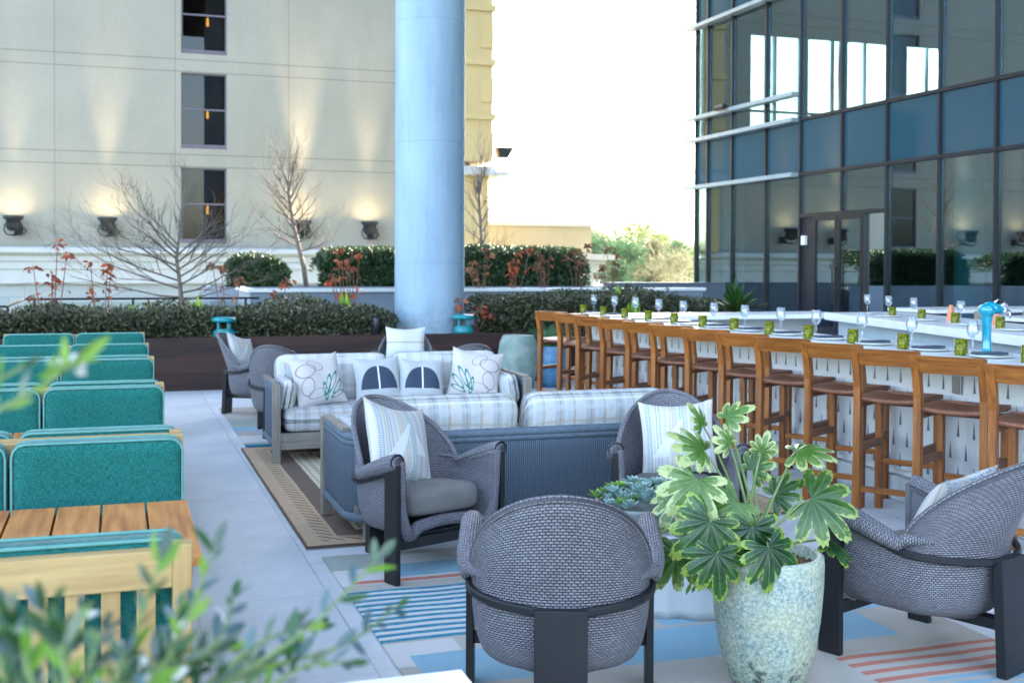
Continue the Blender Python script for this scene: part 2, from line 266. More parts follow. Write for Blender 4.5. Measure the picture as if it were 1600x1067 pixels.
# glass
def glassmat(name,refl,trans,glosscol=(.9,.95,1),rough=.0,lwk=.45):
    t=NT(name); gl=t.n('ShaderNodeBsdfGlossy'); gl.inputs[0].default_value=(*glosscol,1); gl.inputs[1].default_value=rough
    g=t.co(); nn=t.bump(t.noise(g,.5,1),.05,.05); t.put(gl.inputs['Normal'],nn)
    tr=t.n('ShaderNodeBsdfTransparent'); tr.inputs[0].default_value=(*trans,1)
    lw=t.n('ShaderNodeLayerWeight'); lw.inputs[0].default_value=.25
    mx=t.n('ShaderNodeMixShader'); t.put(mx.inputs[0],t.M('ADD',refl,t.M('MULTIPLY',lw.outputs[0],lwk)))
    t.put(mx.inputs[1],tr.outputs[0]); t.put(mx.inputs[2],gl.outputs[0]); return t.end(mx.outputs[0])
M['glass']=glassmat('tinted_glass',.19,(.42,.56,.57),(.80,.90,1.)); M['glass_clear']=glassmat('clear_glass',.08,(.88,.95,.93))
M['winglass']=glassmat('window_glass',.035,(.20,.20,.21),lwk=.12)
t=NT('spandrel_panel'); g=t.co(); gl=t.bsdf(t.mix(t.noise(g,.3,2),(.012,.056,.088),(.018,.072,.110)),.06,0,t.bump(t.noise(g,.5,1),.05,.05),.8); M['spandrel']=t.end(gl)
M['mullion']=varmat('dark_mullion',(.009,.011,.016),(.015,.018,.025),3,.35,metal=.0)
M['rail_white']=varmat('pale_aluminium',(.26,.33,.36),(.33,.40,.43),3,.35)
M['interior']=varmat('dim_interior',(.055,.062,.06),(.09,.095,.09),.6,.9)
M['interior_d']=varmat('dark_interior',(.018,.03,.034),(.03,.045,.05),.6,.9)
M['teal_column']=varmat('teal_column',(.4,.92,.95),(.45,.95,.96),2,.5)
M['purple']=varmat('mauve_window_frame',(.10,.085,.115),(.13,.11,.145),4,.5)
M['curtain']=varmat('beige_curtain',(.20,.17,.13),(.28,.24,.19),4,.9,stretch=(12,1,1))
M['lampmetal']=varmat('dark_lamp_metal',(.008,.011,.015),(.016,.02,.027),10,.45)
t=NT('warm_lamp_glow'); em=t.n('ShaderNodeEmission'); em.inputs[0].default_value=(1,.72,.36,1); em.inputs[1].default_value=6; M['glow']=t.end(em.outputs[0])
t=NT('dim_warm_bulb'); em=t.n('ShaderNodeEmission'); em.inputs[0].default_value=(1,.5,.06,1); em.inputs[1].default_value=2.2; M['bulb']=t.end(em.outputs[0])
# pot glazes
t=NT('mottled_green_glaze'); g=t.co(); a=t.noise(g,70,7,.8); b=t.noise(g,7,5,.6); o=t.xyz(g)
c=t.mix(t.rng(a,.38,.62),(.10,.18,.18),(.50,.54,.45)); c=t.mix(t.M('MULTIPLY',t.rng(b,.42,.66),.45),c,t.mix(t.rng(a,.4,.6),(.45,.40,.18),(.55,.53,.36)))
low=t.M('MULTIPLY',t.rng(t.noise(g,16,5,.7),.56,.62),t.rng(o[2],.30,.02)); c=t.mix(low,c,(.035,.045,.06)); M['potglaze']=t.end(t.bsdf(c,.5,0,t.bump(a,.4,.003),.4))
M['bluepot']=varmat('blue_glaze',(.03,.13,.26),(.10,.25,.38),9,.35,.1,20)
M['greenstone']=varmat('pale_green_stone',(.13,.20,.18),(.25,.31,.27),10,.7,.3,40)
M['tealglaze']=varmat('teal_ceramic',(.0,.16,.19),(.01,.24,.27),6,.3)
t=NT('cyan_gloss'); M['cyan']=t.end(t.bsdf((.0,.24,.35),.08,0,None,.6,**{'Coat Weight':.6}))
M['chrome']=varmat('chrome',(.7,.7,.7),(.8,.8,.8),3,.12,metal=1)
t=NT('wine_glass'); M['wine']=glassmat('clear_drinking_glass',.10,(.90,.93,.95),(1,1,1))
t=NT('green_votive_glass'); g=t.co(); n=t.noise(g,60,3,.6); tl=t.n('ShaderNodeBsdfTranslucent'); cc=t.mix(t.rng(n,.35,.65),(.05,.10,.002),(.42,.42,.02)); t.put(tl.inputs[0],cc)
mx=t.n('ShaderNodeMixShader'); mx.inputs[0].default_value=.55; t.put(mx.inputs[1],t.bsdf(cc,.12)); t.put(mx.inputs[2],tl.outputs[0]); M['votive']=t.end(mx.outputs[0])
M['plate']=varmat('white_china',(.72,.74,.76),(.78,.79,.8),5,.15)
M['napkin_o']=varmat('terracotta_napkin',(.55,.20,.11),(.65,.27,.16),8,.9); M['napkin_b']=varmat('dark_blue_napkin',(.03,.045,.07),(.05,.07,.10),30,.9)
# leaves
def leafmat(name,c1,c2,rough=.45,trans=.35,scale=3,rand=True,spec=.5):
    t=NT(name); g=t.n('ShaderNodeNewGeometry'); rd=g.outputs['Random Per Island']
    c=t.mix(t.rng(rd,0,1),c1,c2)
    tl=t.n('ShaderNodeBsdfTranslucent'); t.put(tl.inputs[0],c); mx=t.n('ShaderNodeMixShader'); mx.inputs[0].default_value=trans
    t.put(mx.inputs[1],t.bsdf(c,rough,0,None,spec)); t.put(mx.inputs[2],tl.outputs[0]); return t.end(mx.outputs[0])
M['hedge']=leafmat('hedge_leaves',(.012,.021,.009),(.105,.115,.06),.4,.2)
M['shrub']=leafmat('dark_shrub_leaves',(.008,.030,.014),(.040,.085,.030),.45,.2)
M['bright']=leafmat('bright_green_leaves',(.10,.25,.02),(.28,.42,.05),.4,.4)
M['red']=leafmat('dry_red_leaves',(.16,.035,.02),(.42,.12,.05),.8,.3)
M['brownleaf']=leafmat('dry_brown_leaves',(.10,.05,.03),(.30,.15,.08),.85,.3)
M['fern']=leafmat('cycad_leaves',(.015,.055,.012),(.05,.13,.025),.35,.2)
M['grass']=leafmat('grass_blades',(.02,.09,.03),(.05,.17,.06),.5,.3)
M['far_tree']=leafmat('far_tree_leaves',(.045,.10,.035),(.19,.24,.085),.8,.4); M['far_tree2']=leafmat('far_bare_twigs',(.11,.12,.07),(.20,.20,.125),.9,.3)
M['far_tree3']=leafmat('far_dark_leaves',(.03,.085,.045),(.085,.155,.07),.8,.3)
M['succ']=leafmat('blue_green_succulent',(.16,.30,.27),(.42,.52,.48),.5,.15); M['succ_g']=leafmat('lime_succulent',(.12,.26,.03),(.32,.45,.10),.5,.2)
M['olive']=leafmat('glossy_narrow_leaves',(.007,.034,.007),(.04,.115,.03),.22,.25,spec=.9); M['olive2']=leafmat('bluish_narrow_leaves',(.012,.05,.055),(.09,.17,.18),.3,.25,spec=.8)
M['lime']=leafmat('lime_narrow_leaves',(.12,.27,.02),(.22,.38,.05),.3,.45); M['petal']=leafmat('white_petals',(.6,.6,.55),(.75,.75,.72),.6,.4)
M['twig']=varmat('grey_brown_bark',(.075,.06,.05),(.17,.145,.12),20,.85); M['stem']=varmat('green_stem',(.10,.16,.04),(.2,.27,.09),10,.6); M['redstem']=varmat('brown_stem',(.12,.05,.035),(.2,.10,.07),10,.8)
# variegated fatsia: attribute "rim"
t=NT('variegated_leaf'); at_=t.n('ShaderNodeAttribute',attribute_name='rim'); e=at_.outputs['Fac']; a2=t.n('ShaderNodeAttribute',attribute_name='tone').outputs['Fac']; a3=t.n('ShaderNodeAttribute',attribute_name='vein').outputs['Fac']
g=t.co(); n=t.M('MULTIPLY',t.M('SUBTRACT',t.noise(g,38,5,.65),.5),.9)
grn=t.mix(a2,(.005,.034,.008),(.085,.20,.018)); mid=t.mix(a2,(.018,.075,.018),(.17,.27,.06)); crm=t.mix(a2,(.22,.32,.04),(.52,.53,.30))
ee=t.M('ADD',e,n)
c=t.mix(t.rng(ee,.56,.70),grn,mid); c=t.mix(t.rng(ee,.90,.955),c,crm); c=t.mix(t.M('MULTIPLY',a3,.45),c,(.16,.28,.09))
tl=t.n('ShaderNodeBsdfTranslucent'); t.put(tl.inputs[0],c); mx=t.n('ShaderNodeMixShader'); mx.inputs[0].default_value=.18; t.put(mx.inputs[1],t.bsdf(c,.32,0,t.bump(t.noise(g,30,3),.25,.004),.55)); t.put(mx.inputs[2],tl.outputs[0]); M['fatsia']=t.end(mx.outputs[0])
# ------------------------------------------------------------------ mesh builder
class MB:
    def __init__(s): s.v=[]; s.f=[]; s.uv=[]; s.at={}
    def add(s,vs,fs,uvs=None):
        b=len(s.v); s.v+= [tuple(p) for p in vs]; s.uv+= list(uvs) if uvs else [(0.,0.)]*len(vs)
        s.f+=[tuple(i+b for i in q) for q in fs]; return b
    def box(s,x0,x1,y0,y1,z0,z1):
        s.add([(x0,y0,z0),(x1,y0,z0),(x1,y1,z0),(x0,y1,z0),(x0,y0,z1),(x1,y0,z1),(x1,y1,z1),(x0,y1,z1)],[(3,2,1,0),(4,5,6,7),(0,1,5,4),(1,2,6,5),(2,3,7,6),(3,0,4,7)]); return s
    def hexa(s,bot,top):
        s.add(list(bot)+list(top),[(3,2,1,0),(4,5,6,7),(0,1,5,4),(1,2,6,5),(2,3,7,6),(3,0,4,7)]); return s
    def beam(s,p,q,w,h,up=(0,0,1)):
        p=Vector(p); q=Vector(q); d=(q-p).normalized(); upv=Vector(up)
        if abs(d.dot(upv))>.95: upv=Vector((1,0,0))
        a=d.cross(upv).normalized()*w/2; b=a.cross(d).normalized()*h/2
        s.hexa([p-a-b,p+a-b,q+a-b,q-a-b],[p-a+b,p+a+b,q+a+b,q-a+b]); return s
    def tube(s,pts,rad,n=8,closed=False,cap=True):
        pts=[Vector(p) for p in pts]; m=len(pts); rr=rad if isinstance(rad,(list,tuple)) else [rad]*m
        vs=[]; uvs=[]; up=None; L=0
        for i,p in enumerate(pts):
            a=pts[(i-1)%m] if (closed or i>0) else p; b=pts[(i+1)%m] if (closed or i<m-1) else p
            d=(b-a); d=d.normalized() if d.length>1e-9 else Vector((0,0,1))
            if up is None: up=Vector((0,0,1)) if abs(d.z)<.9 else Vector((1,0,0))
            x=d.cross(up)
            if x.length<1e-6: x=d.cross(Vector((.3,.5,.8)))
            x.normalize(); y=x.cross(d).normalized(); up=y
            if i: L+=(p-pts[i-1]).length
            for k in range(n):
                t_=2*PI*k/n; vs.append(p+(x*math.cos(t_)+y*math.sin(t_))*rr[i]); uvs.append((L,k/n*2*PI*max(rr)))
        fs=[]
        for i in range(m if closed else m-1):
            for k in range(n): fs.append((i*n+k,i*n+(k+1)%n,((i+1)%m)*n+(k+1)%n,((i+1)%m)*n+k))
        if not closed and cap: fs.append(tuple(range(n))[::-1]); fs.append(tuple((m-1)*n+k for k in range(n)))
        s.add(vs,fs,uvs); return s
    def lathe(s,prof,n=32,c=(0,0,0),mod=None):
        vs=[];uvs=[];L=0
        for i,(r,z) in enumerate(prof):
            if i: L+=math.hypot(r-prof[i-1][0],z-prof[i-1][1])
            for k in range(n):
                a=2*PI*k/n; q=r*(mod(a,z) if mod else 1); vs.append((c[0]+q*math.cos(a),c[1]+q*math.sin(a),c[2]+z)); uvs.append((a*r,L))
        fs=[(i*n+k,i*n+(k+1)%n,(i+1)*n+(k+1)%n,(i+1)*n+k) for i in range(len(prof)-1) for k in range(n)]
        s.add(vs,fs,uvs); return s
    def grid(s,fn,nu,nv,uvf=None):
        vs=[];uvs=[]
        for j in range(nv+1):
            for i in range(nu+1):
                a,b=i/nu,j/nv; vs.append(fn(a,b)); uvs.append(uvf(a,b) if uvf else (a,b))
        s.add(vs,[(j*(nu+1)+i,j*(nu+1)+i+1,(j+1)*(nu+1)+i+1,(j+1)*(nu+1)+i) for j in range(nv) for i in range(nu)],uvs); return s
    def rbox(s,c,size,r,puff=0.,n=8,rot=None):
        hx,hy,hz=[q/2 for q in size]; key={}; vs=[]; fs=[]
        ts=[-1+2*i/n for i in range(n+1)]
        def ad(p):
            k=tuple(round(q,5) for q in p)
            if k not in key:
                x,y,z=p[0]*hx,p[1]*hy,p[2]*hz
                cx=max(-hx+r,min(hx-r,x)); cy=max(-hy+r,min(hy-r,y)); cz=max(-hz+r,min(hz-r,z))
                d=Vector((x-cx,y-cy,z-cz))
                if d.length>1e-9: d=d.normalized()*r
                q=Vector((cx,cy,cz))+d
                if puff:
                    mn=min(hx,hy,hz)
                    if mn==hz: q.z*=1+puff*(1-(q.x/hx)**2)*(1-(q.y/hy)**2)
                    elif mn==hy: q.y*=1+puff*(1-(q.x/hx)**2)*(1-(q.z/hz)**2)
                    else: q.x*=1+puff*(1-(q.y/hy)**2)*(1-(q.z/hz)**2)
                if rot: q=rot@q
                key[k]=len(vs); vs.append(q+Vector(c))
            return key[k]
        # remap so that samples cluster at the edges
        def w(t_,h): 
            e=min(.9,r/h)
            k=[-1,-1+e*.3,-1+e,-1+e*1.6,0,1-e*1.6,1-e,1-e*.3,1] if n==8 else None
            return k[int(round((t_+1)/2*n))] if k else t_
        for ax in range(3):
            for sg in(-1,1):
                o=[q for q in range(3) if q!=ax]; hh=(hx,hy,hz)
                for i in range(n):
                    for j in range(n):
                        ids=[]
                        for a,b in((i,j),(i+1,j),(i+1,j+1),(i,j+1)):
                            p=[0,0,0]; p[ax]=sg; p[o[0]]=w(ts[a],hh[o[0]]); p[o[1]]=w(ts[b],hh[o[1]]); ids.append(ad(p))
                        if (sg>0)==(ax==1): ids=ids[::-1]
                        fs.append(tuple(ids))
        s.add(vs,fs,[(p[0],p[2]) for p in vs]); return s
    def leaf(s,p,d,nrm,L,W,n=3,bend=0.):
        d=Vector(d).normalized(); nn=Vector(nrm); a=d.cross(nn)
        if a.length<1e-5: a=d.cross(Vector((.2,.4,.9)))
        a.normalize(); nn=a.cross(d).normalized(); vs=[]; fs=[]
        for i in range(n+1):
            t_=i/n; wd=W*math.sin(PI*min(1,max(.0,t_*.94+.03)))**.8/2; c=Vector(p)+d*(L*t_)+nn*(-bend*L*t_*t_)
            vs+=[c-a*wd+nn*wd*.25,c,c+a*wd+nn*wd*.25]
        for i in range(n):
            b=i*3; fs+=[(b,b+1,b+4,b+3),(b+1,b+2,b+5,b+4)]
        s.add(vs,fs); return s
    def build(s,name,mat,parent=None,smooth=False,bevel=0,solid=0,sub=0):
        me=bpy.data.meshes.new(name); me.from_pydata(s.v,[],s.f)
        ul=me.uv_layers.new(name='UVMap')
        vi=[0]*len(me.loops); me.loops.foreach_get('vertex_index',vi); arr=[]
        for i in vi: arr+=s.uv[i]
        ul.data.foreach_set('uv',arr)
        for k,vals in s.at.items():
            a=me.attributes.new(k,'FLOAT','POINT'); a.data.foreach_set('value',vals)
        me.materials.append(M[mat] if isinstance(mat,str) else mat)
        if smooth: me.shade_smooth()
        me.update(); o=bpy.data.objects.new(name,me); COL.objects.link(o)
        if parent: o.parent=parent
        if solid: m=o.modifiers.new('s','SOLIDIFY'); m.thickness=solid; m.offset=0
        if bevel:
            m=o.modifiers.new('b','BEVEL'); m.width=bevel; m.segments=2; m.limit_method='ANGLE'; m.angle_limit=R(40); m.harden_normals=False
        if sub: m=o.modifiers.new('d','SUBSURF'); m.levels=sub; m.render_levels=sub
        return o
def tag(o,label,cat,group=None,kind=None):
    if label: o['label']=label
    if cat: o['category']=cat
    if group: o['group']=group
    if kind: o['kind']=kind
    return o
def struct(o): o['kind']='structure'; return o
def empty(name,label,cat,loc=(0,0,0),rz=0,group=None):
    o=bpy.data.objects.new(name,None); COL.objects.link(o); o.location=loc; o.rotation_euler=(0,0,rz); o.empty_display_size=.1
    return tag(o,label,cat,group)
def dup(o,parent=None,loc=None,rz=None,label=None,skip=()):
    c=o.copy(); COL.objects.link(c)
    if parent: c.parent=parent
    for ch in list(o.children):
        if ch.name.split('.')[0] in skip: continue
        dup(ch,c)
    if loc is not None: c.location=loc
    if rz is not None: c.rotation_euler=(0,0,rz)
    if label: c['label']=label
    return c
def face(fx,fy): return math.atan2(-fx,fy)
# ================================================================== setting
g_=MB(); g_.box(-600,600,-200,900,-12.5,-12); struct(g_.build('ground',varmat('far_ground',(.10,.12,.06),(.2,.18,.12),.05,.95)))
d_=MB(); d_.box(-14,14,-8,26.9,-.6,0); struct(d_.build('terrace_floor','tiles'))
w=bpy.data.worlds.new('World'); sc.world=w; w.use_nodes=True; nt=w.node_tree; bg=nt.nodes['Background']; sk=nt.nodes.new('ShaderNodeTexSky'); sk.sky_type='NISHITA'; sk.sun_disc=False
SUN_EL=R(24); SD=Vector((.86,.51,0)).normalized()
sk.sun_elevation=SUN_EL; sk.sun_rotation=math.atan2(SD.x,SD.y); sk.air_density=1.0; sk.dust_density=2.5; sk.ozone_density=1.
hs=nt.nodes.new('ShaderNodeHueSaturation'); hs.inputs['Saturation'].default_value=.86; nt.links.new(sk.outputs[0],hs.inputs['Color']); nt.links.new(hs.outputs[0],bg.inputs[0]); bg.inputs[1].default_value=.15
sl=bpy.data.lights.new('sun','SUN'); sl.energy=4; sl.angle=R(.5); sl.color=(1,.86,.68); so=bpy.data.objects.new('sun',sl); COL.objects.link(so)
sv=Vector((SD.x*math.cos(SUN_EL),SD.y*math.cos(SUN_EL),math.sin(SUN_EL))); so.rotation_euler=sv.to_track_quat('Z','Y').to_euler()
# ------------------------------------------------------------------ hotel wall building on the left (front plane Y=33.85)
YW=33.85
ht=empty('hotel_building','tall cream stucco hotel with one column of dark windows','building',(0,YW,0))
WX=(1.667,2.915); ROWS=[2.09+2.66*k for k in range(8)]; WH=2.12
m=MB(); X0,X1,TOP=-32.,10.1,25.
m.box(X0,WX[0],0,10,1.94,TOP); m.box(WX[1],X1,0,10,1.94,TOP); m.box(WX[0],WX[1],0,10,1.94,ROWS[0])
for k,z in enumerate(ROWS): m.box(WX[0],WX[1],0,10,z+WH,ROWS[k+1] if k+1<len(ROWS) else TOP)
m.box(WX[0],WX[1],1.6,10,1.94,TOP)
m.build('wall','stucco',ht)
m=MB(); prof=[(0,.96),(-.10,.96),(-.10,1.34),(-.16,1.36),(-.16,1.55),(-.22,1.57),(-.22,1.70),(-.34,1.76),(-.40,1.80),(-.40,1.92),(-.36,1.94),(0,1.96)]
for a,b in zip(prof,prof[1:]): m.add([(X0,a[0],a[1]),(X1+.2,a[0],a[1]),(X1+.2,b[0],b[1]),(X0,b[0],b[1])],[(0,1,2,3)])
m.add([(X1+.2,p[0],p[1]) for p in prof],[tuple(range(len(prof)))]); m.box(X0,X1+.2,.001,9,.96,1.935)
m.build('cornice','trim',ht)
m=MB(); m.box(X0,X1,0.05,9.5,-12,.96); m.build('base_wall','block',ht)
for k,z in enumerate(ROWS):
    fr=MB(); x0,x1=WX; fr.box(x0,x0+.045,.06,.14,z+.12,z+WH-.045); fr.box(x1-.045,x1,.06,.14,z+.12,z+WH-.045); fr.box(x0,x1,.06,.14,z+WH-.045,z+WH); fr.box(x0,x1,.03,.16,z,z+.12)
    fr.box(x0+.045,x1-.045,.07,.13,z+WH*.51,z+WH*.51+.05); fo=fr.build('window','purple',ht)
    p=MB(); p.box(x0+.045,x1-.045,.10,.106,z+.12,z+WH-.045); p.build('pane','winglass',fo)
    cu=MB(); cu.grid(lambda a,b:(x0+.02+a*(.42 if k!=1 else .1),.5+.04*math.sin(a*40),z+.1+b*(WH-.1)),24,1); cu.build('curtain','curtain',fo)
    b=MB(); b.lathe([(.0,0),(.035,.02),(.04,.10),(.03,.22),(.0,.3)],10,(x0+.78,.9,z+.95 if k else z+.85)); b.build('candle_bulb','bulb',fo,True)
# end bay, sunlit warmth put into its yellow stucco colour
m=MB(); m.box(9.62,10.62,-.65,8,4.6,TOP); m.box(9.7,10.55,-.5,8,1.95,4.3); m.build('end_bay','stucco_sun',ht)
m=MB()
for k in range(12): 
    z=4.75+k*1.62; m.box(9.6,10.70,-.72,7.9,z+1.1,z+1.28)
    m.box(10.25,10.635,-.69,7.8,z,z+.72)
m.build('quoin','stucco_sun',ht)
m=MB(); m.box(9.6,10.72,-.75,8,4.3,4.45); m.box(9.6,11.05,-.95,8,4.18,4.299); m.build('ledge','trim',ht)
# low annex further back
an=empty('low_annex_building','long low tan annex with flat parapet and stepped white cornice','building',(0,38,0))
m=MB(); m.box(10.3,15.85,0,14,1.9,2.87); m.build('wall','stucco_a',an)
m=MB(); m.box(10.2,15.95,-.06,14,2.87,2.99); m.build('parapet','trim',an)
m=MB(); m.box(10.3,15.9,-.1,13.9,-12,1.25); m.box(10.3,16.05,-.25,14,1.25,1.55); m.box(10.3,16.2,-.4,14.1,1.55,1.70); m.box(10.3,16.5,-.6,14.3,1.70,1.90); m.build('cornice','trim',an)
m=MB(); m.box(15,60,48,84,-12,.35); m.box(15,60,47.9,48,-12,.62); rf=m.build('flat_roof_building',varmat('pale_roof',(.62,.60,.56),(.74,.72,.68),.5,.7)); tag(rf,'wide white flat roof in the far distance below the trees','building')
# wall floodlights
lampsX=[-2.64,-.28,5.0,6.95]
def floodlight(first):
    r=empty('wall_floodlight','','floodlight',(0,0,0),0,'floodlights on the hotel wall')
    m=MB(); m.lathe([(0,.0),(.10,.01),(.16,.05),(.19,.12),(.19,.30),(.25,.33),(.26,.40),(.235,.41),(.2,.36),(0,.36)],24,(0,-.42,0)); m.build('lamp_head','lampmetal',r,True)
    m=MB(); m.lathe([(0,.372),(.195,.374)],20,(0,-.42,0)); m.build('lamp_lens','glow',r)
    m=MB(); pts=[(-.21,-.42,.2),(-.235,-.42,.02),(-.16,-.42,-.09),(0,-.42,-.12),(.16,-.42,-.09),(.235,-.42,.02),(.21,-.42,.2)]; m.tube(pts,.02,6); m.tube([(0,-.42,-.10),(.05,-.2,-.07),(.1,-.06,.02)],.03,6); m.box(.0,.2,-.08,0,-.08,.12)
    m.tube([(.02,-.4,-.08),(.2,-.36,-.1),(.32,-.25,.02),(.24,-.05,.1)],.014,6); m.build('bracket','lampmetal',r); return r
fl=floodlight(1)
LL=['floodlight nearest the left edge of the hotel wall','floodlight with thin twigs of the leaning bare tree in front of it','floodlight right behind the trunk of the upright bare tree','floodlight beside the blue pillar on the hotel wall']
for i,x in enumerate(lampsX):
    o=fl if i==0 else dup(fl); o.location=(x,YW,2.36+.0*i); o['label']='dark '+LL[i]
    for nm,en,sz,tl in(('beam',[100,85,280,75][i],26,2.5),('glow',[.8,.7,1.8,.5][i],75,18)):
        l=bpy.data.lights.new('flood_'+nm,'SPOT'); l.energy=en; l.color=(1,.76,.46); l.spot_size=R(sz); l.spot_blend=1.; l.shadow_soft_size=.12
        lo=bpy.data.objects.new('flood_'+nm,l); COL.objects.link(lo); lo.parent=o; lo.location=(0,-.42,.43); lo.rotation_euler=(R(180-tl),0,0)
# dark square lamp hanging at the far end bay
m=MB(); m.hexa([(10.75,YW-.9,4.72),(11.05,YW-.9,4.72),(11.05,YW-.6,4.72),(10.75,YW-.6,4.72)],[(10.7,YW-.95,5.02),(11.2,YW-.95,5.02),(11.2,YW-.55,5.02),(10.7,YW-.55,5.02)]); m.box(10.6,10.8,YW-.75,YW-.7,4.66,4.7); tag(m.build('wall_lantern','lampmetal'),'small dark angular lantern on the corner of the yellow bay','lantern')
# ------------------------------------------------------------------ glass building on the right (plane X=14)
XF=14.
gb=empty('glass_building','tall dark glass curtain-wall building with double doors on the right','building',(XF,0,0))
MY=[26.65,26.03,24.81,23.26,21.84,20.31,18.85,17.34,15.91,14.4,12.9,11.4,9.9,8.4,6.9]
ZL=[0,3.51,4.70,9.2]
gi=0
def panel(name,y0,y1,z0,z1,mat):
    m=MB(); m.box(.03,.05,y1,y0,z0,z1); return m.build(name,mat,gb)
fm=MB()
for i in range(len(MY)-1):
    y1,y0=MY[i],MY[i+1]; left=y1>21.9
    zs=[(0,3.51,'glass'),(3.51,4.70,'spandrel')]
    door=(i in(4,5))
    if left: zs+=[(4.70,5.26,'glass'),(5.26,7.57,'glass'),(7.57,8.98,'spandrel'),(8.98,12.5,'glass')]
    else: zs+=[(4.70,8.6,'glass'),(8.6,9.9,'spandrel')]
    for z0,z1,mt in zs:
        if door and z0==0: z0=2.62
        panel('glass_pane' if mt=='glass' else 'spandrel_panel',y1-.03,y0+.03,z0+.03,z1-.03,mt)
for y in MY: 
    fm.box(-.035,.09,y-.025,y+.025,2.6 if abs(y-20.31)<.01 else 0,12.5)
fm.box(-.032,.086,MY[-1],21.84,3.475,3.545); fm.box(-.032,.086,MY[-1],21.84,4.665,4.735); fm.box(-.032,.086,MY[-1],21.84,8.56,8.64)
fm.box(-.032,.086,18.875,21.815,2.58,2.66); fm.box(-.03,.084,19.50,19.56,0,2.58)
fm.box(.15,.19,22,26,0,.1)
fm.build('mullion_frame','mullion',gb)
for z in(3.51,4.70,5.26,7.57,8.98):
    m=MB(); m.box(-.2,.03,21.9,26.95,z-.045,z+.045); m.build('horizontal_fin','rail_white',gb)
# door
m=MB(); m.box(.02,.06,21.32,21.81,.0,2.58); m.build('door_side_panel','mullion',gb); panel('glass_pane',18.9,19.49,.03,2.57,'glass')
for a,b in((20.45,21.30),(19.58,20.43)):
    m=MB(); m.box(-.03,.05,a,a+.07,0,2.58); m.box(-.03,.05,b-.07,b,0,2.58); m.box(-.03,.05,a+.07,b-.07,2.48,2.58); m.box(-.03,.05,a+.07,b-.07,0,.25); dm=m.build('door','mullion',gb)
    m=MB(); m.box(.0,.02,a+.07,b-.07,.25,2.48); m.build('door_glass','glass',dm)
    m=MB(); yy=b-.035 if a<20 else a+.035; m.tube([(-.03,yy,.75),(-.1,yy,.75),(-.1,yy,1.5),(-.03,yy,1.5)],.016,6); m.build('door_handle','black_metal',dm)
m=MB(); m.box(-.06,.02,21.58,21.72,1.98,2.18); m.build('access_keypad','white',gb,bevel=.01)
m=MB(); m.tube([(-.1,24.9,5.34),(-.3,24.9,5.34)],.05,8); m.tube([(-.3,24.65,5.33),(-.3,25.1,5.33)],.07,8); m.build('camera_fixture','black_metal',gb)
# interior
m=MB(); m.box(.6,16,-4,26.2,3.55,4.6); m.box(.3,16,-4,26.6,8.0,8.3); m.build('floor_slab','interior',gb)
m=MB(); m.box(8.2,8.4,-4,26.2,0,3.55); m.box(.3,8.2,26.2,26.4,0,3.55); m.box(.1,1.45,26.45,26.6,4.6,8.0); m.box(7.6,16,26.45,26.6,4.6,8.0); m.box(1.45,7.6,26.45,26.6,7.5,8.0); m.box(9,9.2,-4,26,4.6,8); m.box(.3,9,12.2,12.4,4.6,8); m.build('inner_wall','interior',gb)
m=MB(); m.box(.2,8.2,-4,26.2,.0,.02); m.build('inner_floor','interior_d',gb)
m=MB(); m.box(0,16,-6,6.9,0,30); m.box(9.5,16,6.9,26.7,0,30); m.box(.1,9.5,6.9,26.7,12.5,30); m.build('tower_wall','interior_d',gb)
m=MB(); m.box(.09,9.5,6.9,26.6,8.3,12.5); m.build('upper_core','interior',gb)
m=MB()
for x in(1.9,2.15,2.9,3.1,3.9,4.15,4.9,5.9,6.1,6.9): m.box(x,x+.07,26.46,26.56,4.6,7.5)
m.box(1.45,7.6,26.47,26.55,5.5,5.56); m.build('rear_window_frame','interior',gb)
m=MB(); m.lathe([(.26,0),(.26,3.55)],24,(.42,25.45,0)); m.lathe([(.26,0),(.26,3.55)],24,(.42,17.05,0)); m.lathe([(.2,4.6),(.2,8)],20,(2.6,22,0)); m.build('teal_column','teal_column',gb,True)
m=MB(); m.box(-17,0,2.,18,13.9,14.6); m.build('overhead_slab','interior',gb)  # unseen overhang implied by the pillar, added and trimmed to shape terrace light
# end parapet on the terrace
m=MB(); m.box(10.9,13.9,25.0,25.4,0,1.12); pw=m.build('parapet_wall','darktile'); tag(pw,'low dark tiled parapet at the far end of the terrace beside the glass building','wall')
